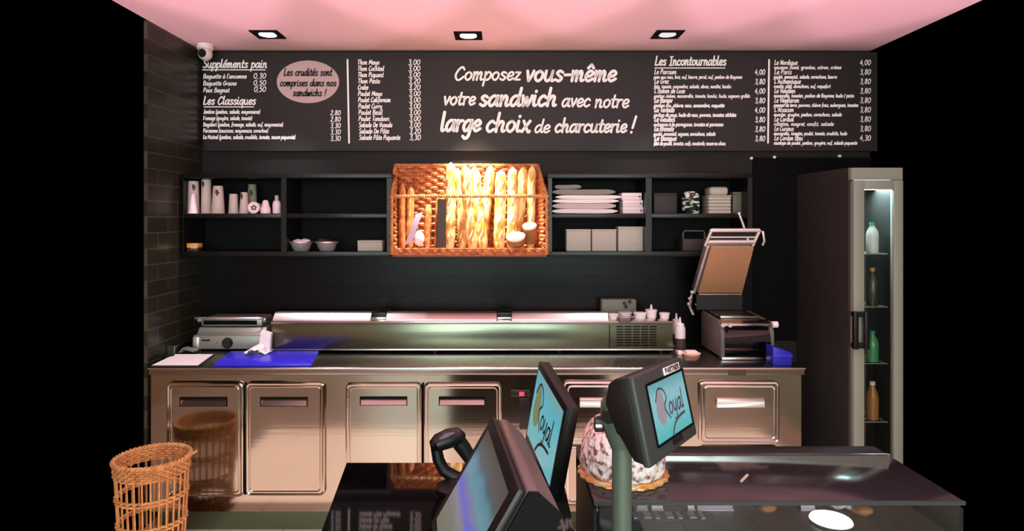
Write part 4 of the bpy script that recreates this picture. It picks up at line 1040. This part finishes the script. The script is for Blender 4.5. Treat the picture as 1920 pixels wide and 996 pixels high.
# ================================================================== SALES COUNTER (front)
ZP = 1.0
sc = thing('sales_counter', (-.15, 1.4, 0), 'black gloss sales counter in the foreground carrying the till screens', 'counter')
pts = [(-.443, 1.834), (.165, 1.834), (.165, 1.17), (.32, 1.17), (.32, .86), (-.345, .86)]
b = MB(); b.prism([(x, y, ZP-.03) for x, y in pts], (0, 0, .03)); b.build('counter_top', 'gloss', sc, smooth=False)
pin = [(-.42, 1.81), (.15, 1.81), (.15, 1.15), (.30, 1.15), (.30, .89), (-.325, .89)]
b = MB(); b.prism([(x, y, 0) for x, y in pin], (0, 0, ZP-.03)); b.build('base', 'black', sc, smooth=False)

# glass display case to the right
ZD = 1.15
dc = thing('display_case', (.54, 1.4, 0), 'grey topped glass display case at the lower right', 'display case')
ca, cb = .18, .90
b = MB(); b.box(ca, cb, 1.245, 1.484, ZD-.006, ZD, .001); plabel(b.build('top_slab', 'casetop', dc), 'smoky grey glass top')
b = MB(); b.box(ca, cb, 1.484, 1.545, ZD-.05, ZD+.001, .002); b.build('rear_rail', 'black', dc)
b = MB(); b.box(ca, cb, 1.482, 1.488, ZD, ZD+.004); b.build('rear_edge', 'lid', dc, smooth=False)
b = MB(); b.box(ca, cb, 1.240, 1.2455, ZD-.006, ZD+.0012); b.build('front_edge', 'grey', dc, smooth=False)
b = MB(); b.box(ca+.006, cb-.006, 1.247, 1.252, 1.02, ZD-.007); b.build('front_glass', 'glass', dc, smooth=False)
for X_ in (ca, cb-.006): MB().box(X_, X_+.006, 1.247, 1.54, 1.02, ZD-.015).build('end_panel', 'black', dc, smooth=False)
MB().box(ca, cb, 1.245, 1.545, .0, 1.02).build('base_cabinet', 'black', dc, smooth=False)
MB().box(ca+.006, cb-.006, 1.255, 1.48, 1.02, 1.036).build('shelf', mat('case_shelf', (46, 58, 52), .25), dc, smooth=False)
MB().box(ca+.006, cb-.006, 1.482, 1.484, 1.036, ZD-.05).build('rear_wall', 'black', dc, smooth=False)
zsf = 1.0365
def case_card(px0, px1, m, lab, y=1.455):
    a, c = PX(px0, y), PX(px1, y)
    t = thing('price_card', ((a+c)/2, y, zsf), lab, 'price card', 'price cards in the display case')
    b = MB(); b.prism([(a, y, zsf), (c, y, zsf), (c, y+.006, zsf+.019), (a, y+.006, zsf+.019)], (0, .0012, 0)); b.build('card', m, t, smooth=False)
    MB().box(a-.001, c+.001, y-.002, y+.003, zsf, zsf+.0035).build('holder', 'white', t, smooth=False)
case_card(1195, 1214, 'lilac', 'small pale price card in the display case right of the pole')
case_card(1222, 1243, 'cuppink', 'small pinkish price card second right of the pole')
case_card(1290, 1302, 'cuppink', 'narrow price card just left of the wide lilac card')
case_card(1308, 1374, 'lilac', 'wide lilac price card in the middle of the display case')
case_card(1502, 1528, 'lilac', 'pale price card left behind the round white disc')
case_card(1098, 1120, 'cuppink', 'pinkish price card in the display case left of the pole')
def pastry(px, py_y, r, m, lab, seed, sq=(1.3, .8, .6)):
    X_ = PX(px, py_y); c_ = Vector((X_, py_y, zsf + r*sq[2]*.96))
    b = MB(); b.blob(c_, r, 3, sq, .07, seed); tag(b.build('pastry', m, loc=(X_, py_y, zsf)), lab, 'pastry', 'pastries in the display case')
pastry(1437, 1.45, .016, 'crustdark', 'small orange pastry alone in the middle of the display case', 1)
pastry(1597, 1.46, .017, 'meringue', 'sugared pastry right behind the round white disc', 2)
pastry(1617, 1.435, .018, 'crustdark', 'brown pastry nearest the right end of the display case', 3)
pastry(1569, 1.465, .012, 'meringue', 'tiny sugared pastry behind the round white disc', 4)
t = thing('reflected_bars', (PX(1255, 1.425), 1.425, zsf), 'dark strip with pale bars built as a reflection in the display case right of the pole', 'tray')  # bars of a reflection, built as a flat strip with raised pieces
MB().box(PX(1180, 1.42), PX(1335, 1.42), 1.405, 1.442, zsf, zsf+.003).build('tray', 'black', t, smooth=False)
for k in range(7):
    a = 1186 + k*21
    MB().box(PX(a, 1.42), PX(a+ (13 if k % 2 else 7), 1.42), 1.408+.003*(k % 2), 1.438, zsf+.003, zsf+.006).build('pale_bar', 'lilac', t, smooth=False)
t = thing('glowing_disc', (PX(1557, 1.402), 1.402, zsf), 'round white glowing disc inside the display case at lower right', 'light')  # emissive disc added to draw a bright white ellipse
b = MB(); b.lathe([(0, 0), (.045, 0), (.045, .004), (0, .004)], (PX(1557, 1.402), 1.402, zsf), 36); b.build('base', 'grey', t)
b = MB(); b.lathe([(0, .004), (.0435, .004), (.042, .007), (0, .0075)], (PX(1557, 1.402), 1.402, zsf), 36); b.build('glowing_face', glow('disc_glow', (255, 252, 248), 3.0), t)
b = MB(); c_ = P(1400, 905, 1.37); b.tube([Vector((PX(1390, 1.33), 1.33, ZD+.004)), Vector((PX(1402, 1.36), 1.362, ZD+.004))], .0028, 8); tag(b.build('pencil_stub', 'card'), 'short pale pencil lying on the grey glass case top', 'pencil')

# cake on gold board
KX, KY = .262, 1.382
t = thing('cake', (KX, KY, ZD+.0015), 'sugar dusted mottled cake on a scalloped gold board behind the pole', 'cake')
b = MB(); n_ = 96; b.prism([(KX+(.096+.002*math.cos(24*2*math.pi*k/n_))*math.cos(2*math.pi*k/n_), KY+(.096+.002*math.cos(24*2*math.pi*k/n_))*math.sin(2*math.pi*k/n_), ZD+.0015) for k in range(n_)], (0, 0, .004)); plabel(b.build('gold_board', 'gold', t, smooth=False), 'scalloped gold cardboard')
b = MB(); b.lathe([(0, .006), (.082, .006), (.089, .02), (.090, .055), (.083, .088), (.066, .112), (.036, .126), (0, .129)], (KX, KY, ZD), 48)
rnd = random.Random(3)
for v in b.bm.verts:
    a = math.atan2(v.co.y-KY, v.co.x-KX); z = v.co.z-ZD
    k = 1 + .035*math.sin(9*a)*math.sin(z*60+1) + rnd.uniform(-.018, .018)
    v.co.x = KX + (v.co.x-KX)*k; v.co.y = KY + (v.co.y-KY)*k
b.build('sponge', 'meringue', t)
b = MB()
for k in range(30):
    a0, a1 = 2*math.pi*k/30, 2*math.pi*(k+1)/30
    r0 = .0885+.004*(k % 2); r1 = .0885+.004*((k+1) % 2)
    b.quad((KX+r0*math.cos(a0), KY+r0*math.sin(a0), ZD+.006), (KX+r1*math.cos(a1), KY+r1*math.sin(a1), ZD+.006), (KX+r1*1.01*math.cos(a1), KY+r1*1.01*math.sin(a1), ZD+.012), (KX+r0*1.01*math.cos(a0), KY+r0*1.01*math.sin(a0), ZD+.012), uv=False)
b.build('paper_frill', 'gold', t, smooth=False)

# ================================================================== SCREENS
def screen_mat(name, stops, axis='Y', strength=1.0, blob=None):
    m = bpy.data.materials.new(name); m.use_nodes = True; nt = m.node_tree; N = nt.nodes; L = nt.links; b = N['Principled BSDF']
    b.inputs['Base Color'].default_value = (.01, .01, .01, 1); b.inputs['Roughness'].default_value = .2
    uv = N.new('ShaderNodeUVMap'); sp = N.new('ShaderNodeSeparateXYZ'); L.new(uv.outputs[0], sp.inputs[0])
    r = N.new('ShaderNodeValToRGB'); e = r.color_ramp.elements
    while len(e) < len(stops): e.new(.5)
    for i, (p, c) in enumerate(stops): e[i].position = p; e[i].color = lin(c)
    nz = N.new('ShaderNodeTexNoise'); nz.inputs['Scale'].default_value = 5; L.new(uv.outputs[0], nz.inputs['Vector'])
    ad = N.new('ShaderNodeMath'); ad.operation = 'MULTIPLY_ADD'; ad.inputs[1].default_value = .12; L.new(nz.outputs['Fac'], ad.inputs[0])
    sb = N.new('ShaderNodeMath'); sb.operation = 'SUBTRACT'; sb.inputs[1].default_value = .06
    L.new(sp.outputs[axis], ad.inputs[2]); L.new(ad.outputs[0], sb.inputs[0]); L.new(sb.outputs[0], r.inputs[0])
    L.new(r.outputs[0], b.inputs['Emission Color']); b.inputs['Emission Strength'].default_value = strength
    return m
def plane_rect(A, U, V):   # A top left, U along the top, V down
    return A, A+U, A+U+V, A+V
# --- wide display facing the staff (middle)
kD = 1.71
A = P(1011, 692, kD); Bq = P(1058, 772, .8515*kD); Dq = P(993, 822, .9973*kD)
U = Bq - A; V = Dq - A; V = V - U.normalized()*V.dot(U.normalized()); nD = U.cross(V).normalized()
if nD.x > 0: nD = -nD
u1, v1 = U.normalized(), V.normalized()
t = thing('customer_screen', (A+U*.5+V*.5+Vector((.02, 0, 0))).to_tuple()[:2] + (ZP,), 'thin black screen with teal picture seen edge on behind the till', 'screen')
o_ = A - u1*.012 - v1*.018 + nD*.001; ww, hh = U.length + .030, V.length + .045
cen = o_ + u1*ww/2 + v1*hh/2
b = MB(); b.obox(cen - nD*.016, u1*ww/2, v1*hh/2, nD*.014, .004); b.build('housing', 'black', t)
b = MB(); b.obox(cen - nD*.004, u1*ww/2, v1*hh/2, nD*.004, .002); bz = b.build('bezel', 'black', t)
b = MB(); b.quad(A+V+nD*.002, A+V+U+nD*.002, A+U+nD*.002, A+nD*.002)
sD = b.build('display', screen_mat('teal_screen', [(0, (110, 176, 186)), (.5, (100, 180, 188)), (.8, (84, 172, 190)), (1, (112, 160, 158))], 'Y', .95), t, smooth=False)
def logo(parent, A, U, V, n, ink, blobm):
    """round swirl, brush lettering and the arc below, as on the till screens"""
    u, v = U.normalized(), V.normalized(); Wd, Hd = U.length, V.length
    o = A + n*.0026
    b = MB(); c_ = o + U*.21 + V*.44
    b.prism([c_ + u*Wd*.12*math.cos(2*math.pi*k/28)*(1+.12*math.sin(3*2*math.pi*k/28)) + v*Hd*.30*math.sin(2*math.pi*k/28) for k in range(28)], n*.0002)
    b.build('emblem_leaf', blobm, parent, smooth=False)
    b = MB()
    b.ribbon([(Wd*a, -Hd*c) for a, c in smooth([(.10, .30), (.2, .12), (.33, .16), (.38, .32), (.30, .46), (.40, .68)], 6)], Wd*.012, o + n*.0004, u, -v, 2)
    write(b, 'oyal', o + n*.0004 + U*.40 + V*.62, u, -v, Wd*.42, Hd*.20, Wd*.013, 5, 2, .1)
    b.ribbon([(Wd*a, -Hd*c) for a, c in smooth([(.38, .97), (.48, .82), (.62, .74), (.80, .71)], 6)], Wd*.015, o + n*.0004, u, -v, 2)
    b.build('emblem_script', ink, parent, smooth=False)
logo(sD, A, U, V, nD, mat('screen_ink', (24, 34, 40), .5), glow('leaf_olive', (128, 140, 96), .8))
b = MB(); cb_ = cen + v1*hh/2*.9; foot = Vector((cb_.x+.015, cb_.y, ZP))
b.tube([cb_ - nD*.02, Vector((cb_.x+.02, cb_.y, ZP+.02)), ], .018, 12); b.build('neck', 'black', t)
b = MB(); b.box(foot.x-.07, foot.x+.03, foot.y-.08, foot.y+.08, ZP+.0005, ZP+.014, .006); b.build('foot', 'gloss', t)

# --- till terminal (front centre), screen facing left
A = Vector((-.007, 1.09, 1.359)); W = Vector((.127, -.992, 0)).normalized(); Nh = Vector((.992, .127, 0)).normalized()
dn = (Nh*-.102 + Vector((0, 0, -.172))).normalized(); wl, hl = .292, .205
nC = W.cross(dn).normalized()
if nC.x > 0: nC = -nC
t = thing('till_terminal', (.0, .95, ZP), 'dark till terminal in the foreground with screen turned to the left', 'till')
def prof_c(pts, length, start=0):   # pts in (Nh, Z)
    return [A + W*start + Nh*a + Vector((0, 0, c)) for a, c in pts], W*length
fb = dn*hl; fbx, fbz = fb.dot(Nh), fb.z
pts, ex = prof_c([(.004, .0), (.016, -.001), (.046, -.030), (.046-.03, -.11), (fbx+.04, fbz-.01), (fbx+.004, fbz)], wl)
b = MB(); b.prism(pts, ex, .003); b.build('body', 'taupe', t)
b = MB(); pts2 = [p + ex + W*.0005 for p in pts]; b.prism(pts2, W*.004); b.build('end_cap', mat('till_end_cap', (9, 11, 10), .6, spec=.15), t, smooth=False)
b = MB(); b.obox(A + W*wl/2 + fb/2 + nC*.004, W*(wl/2+.002), fb/2, nC*.006, .004); b.build('bezel', 'black', t)
b = MB(); m1, m2, m3 = .022, .018, .02
q0 = A + W*m1 + dn*m2 + nC*.0104; q1 = A + W*(wl-m1) + dn*m2 + nC*.0104
dd = dn*(hl-m2-m3)
b.quad(q0+dd, q1+dd, q1, q0)
b.build('display', screen_mat('till_screen', [(0, (118, 120, 106)), (.24, (126, 126, 118)), (.36, (142, 136, 152)), (.45, (108, 108, 205)), (.53, (124, 126, 168)), (.62, (104, 152, 166)), (.72, (90, 138, 150)), (.80, (82, 94, 96)), (.90, (92, 84, 76)), (1, (78, 74, 68))], 'Y', .85), t, smooth=False)  # bluish stripes of a reflection put into the screen's emission
b = MB(); mid = A + W*wl*.5 + dn*hl*.75
b.prism([mid + Nh*.03 - W*.05, mid + Nh*.09 - W*.05 + Vector((0, 0, -.03)), Vector((mid.x+.14, mid.y+.05, ZP+.02)), Vector((mid.x+.02, mid.y+.05, ZP+.02))], W*.1, .004); b.build('stand', 'black', t)
b = MB(); b.box(mid.x-.06, mid.x+.17, mid.y-.11, mid.y+.11, ZP+.0005, ZP+.024, .008); b.build('foot', 'black', t)

# --- customer display on a pole (right)
kE = 1.0
A = P(1187, 706, kE); Bq = P(1278, 669, 1.1825*kE); Dq = P(1226, 876, .986*kE)
U = Bq - A; V = Dq - A; V = V - U.normalized()*V.dot(U.normalized())
u1, v1 = U.normalized(), V.normalized(); nE = u1.cross(v1).normalized()
if nE.y > 0: nE = -nE
Wd, Hd = U.length, V.length
pole = Vector((PX(1166, 1.075), 1.075, ZP))
t = thing('pole_display', pole, 'dark customer display with teal picture and white name tag on a pole', 'customer display')
cen = A + U/2 + V/2
b = MB(); b.obox(cen - nE*.007, U/2, V/2, nE*.007, .005, 3); fr2 = b.build('front_frame', 'grey', t)
b = MB(); back = [A - nE*.012 + u1*.004 - v1*(-.002), A + V*.98 - nE*.012 + u1*.004, A + V*.93 - nE*.030 + u1*.004, A + V*.70 - nE*.036 + u1*.004, A + V*.62 - nE*.050 + u1*.004, A + V*.28 - nE*.060 + u1*.004, A + V*.06 - nE*.048 + u1*.004, A + V*.01 - nE*.034 + u1*.004]
b.prism(back, u1*(Wd-.008), .004); b.build('rear_shell', 'black', t)
b = MB(); i0 = A + U*.19 + V*.16; iU = U*.74; iV = V*.66
s0 = A + U*.185 + V*.165 + nE*.0006
b.quad(s0+iV, s0+iU+iV, s0+iU, s0)
dE = b.build('display', screen_mat('pole_screen', [(0, (70, 176, 178)), (.35, (112, 190, 194)), (.75, (132, 186, 196)), (1, (84, 158, 166))], 'Y', .95), t, smooth=False)
logo(dE, s0, iU, iV, nE, glow('screen_plum', (92, 72, 96), .8), glow('leaf_pink', (160, 150, 158), .9))
b = MB(); e_ = .004
for (p, q) in ((s0 - u1*e_/2, s0+iV - u1*e_/2), (s0+iU+u1*e_/2, s0+iU+iV+u1*e_/2), (s0 - v1*e_/2, s0+iU-v1*e_/2), (s0+iV+v1*e_/2, s0+iV+iU+v1*e_/2)):
    d_ = q-p; w_ = u1*e_/2 if abs(d_.normalized().dot(v1)) > .9 else v1*e_/2
    b.obox((p+q)/2, d_/2 + d_.normalized()*.002, w_, nE*.0012)
b.build('screen_gasket', 'slot', t, smooth=False)
b = MB(); g0 = A + U*.55 + V*.045 + nE*.0006; gU, gV = U*.34, V*.09
b.obox(g0 + gU/2 + gV/2, gU/2, gV/2, nE*.0012, .0008); nt_ = plabel(b.build('name_tag', 'white', t), 'white tag with dark capitals')
b = MB(); write(b, 'PARTNER', g0 + gU*.06 + gV*.78 + nE*.0016, u1, -v1, gU.length*.86, gV.length*.38, gU.length*.016, 3, 2, 0); b.build('tag_lettering', 'ink', nt_, smooth=False)
b = MB()
for k in range(4):
    p = A + U*.46 + V*(.875+.017*k) + nE*.0008; b.obox(p + U*.10, U*.10, v1*.0008, nE*.001)
b.build('speaker_slots', 'black', t, smooth=False)
b = MB(); zt_ = PZ(800, 1.075)
b.lathe([(0, .0), (.0165, .0), (.0165, zt_-ZP), (0, zt_-ZP)], pole, 28); b.build('pole', 'greygreen', t)
b = MB(); b.lathe([(0, .0005), (.06, .0005), (.06, .008), (.022, .014), (.0166, .02)], pole, 28); b.build('base_plate', 'greygreen', t)
j1 = A + V*.42 + U*.10 - nE*.055
b = MB(); b.tube([P(1165, 838, 1.075), P(1161, 812, 1.075), P(1156, 785, 1.075), P(1155, 758, 1.078), P(1162, 738, 1.085), j1], [.0175, .023, .027, .026, .020, .016], 18); b.build('joint', 'greygreen', t)
b = MB(); b.lathe([(0, 0), (.012, 0), (.013, .008), (.010, .014), (0, .014)], P(1143, 778, 1.053), 20, axis=(-.5, -1, 0)); b.build('joint_knob', 'black', t)
b = MB(); b.obox(P(1123, 796, 1.075), (.008, 0, 0), (0, .008, 0), (0, 0, .011), .002); b.tube([P(1120, 786, 1.075), P(1138, 783, 1.07)], .005, 8); b.build('clamp', 'black', t)
b = MB(); b.obox(P(1123, 799, 1.066), (.006, 0, 0), (0, .002, 0), (0, 0, .003), .001); b.build('clamp_bolt', 'chrome', t)

# ================================================================== BARCODE SCANNER
YC = 1.68
def c3(px, py, dy=0): return P(px, py, YC+dy)
zc = ZP + .0005
t = thing('barcode_scanner', (PX(850, 1.66), 1.66, ZP), 'black handheld barcode scanner resting in its stand on the gloss counter', 'barcode scanner')
b = MB(); b.tube([c3(813, 836, -.02), c3(822, 830, -.01), c3(842, 822), c3(860, 818, .01), c3(869, 820, .015)], [.018, .026, .029, .026, .014], 16, flat=.85); b.build('head', 'black', t)
b = MB(); b.obox(c3(815, 836, -.022), (.006, -.004, .002), (.004, .016, 0), (-.003, 0, .012), .003); b.build('window', 'gloss', t)
b = MB(); b.tube([c3(824, 824, -.026), c3(838, 817, -.024), c3(852, 812, -.02)], [.003, .007, .003], 10); b.build('trigger_trim', 'taupe', t)
b = MB(); b.tube([c3(858, 826, .01), c3(870, 842, .012), c3(882, 860, .014), c3(894, 877, .016)], [.021, .020, .018, .017], 14); b.build('handle', 'black', t)
b = MB(); b.tube([c3(818, 840), c3(822, 862), c3(832, 882), c3(850, 893), c3(866, 899)], [.015, .016, .016, .016, .016], 12); b.build('stand_arm', 'black', t)
fp = Vector((PX(853, 1.66), 1.66, zc))
b = MB(); b.lathe([(0, 0), (.05, 0), (.05, .006), (.03, .018), (.012, .024), (0, .024)], fp, 28); b.build('stand_base', 'black', t)
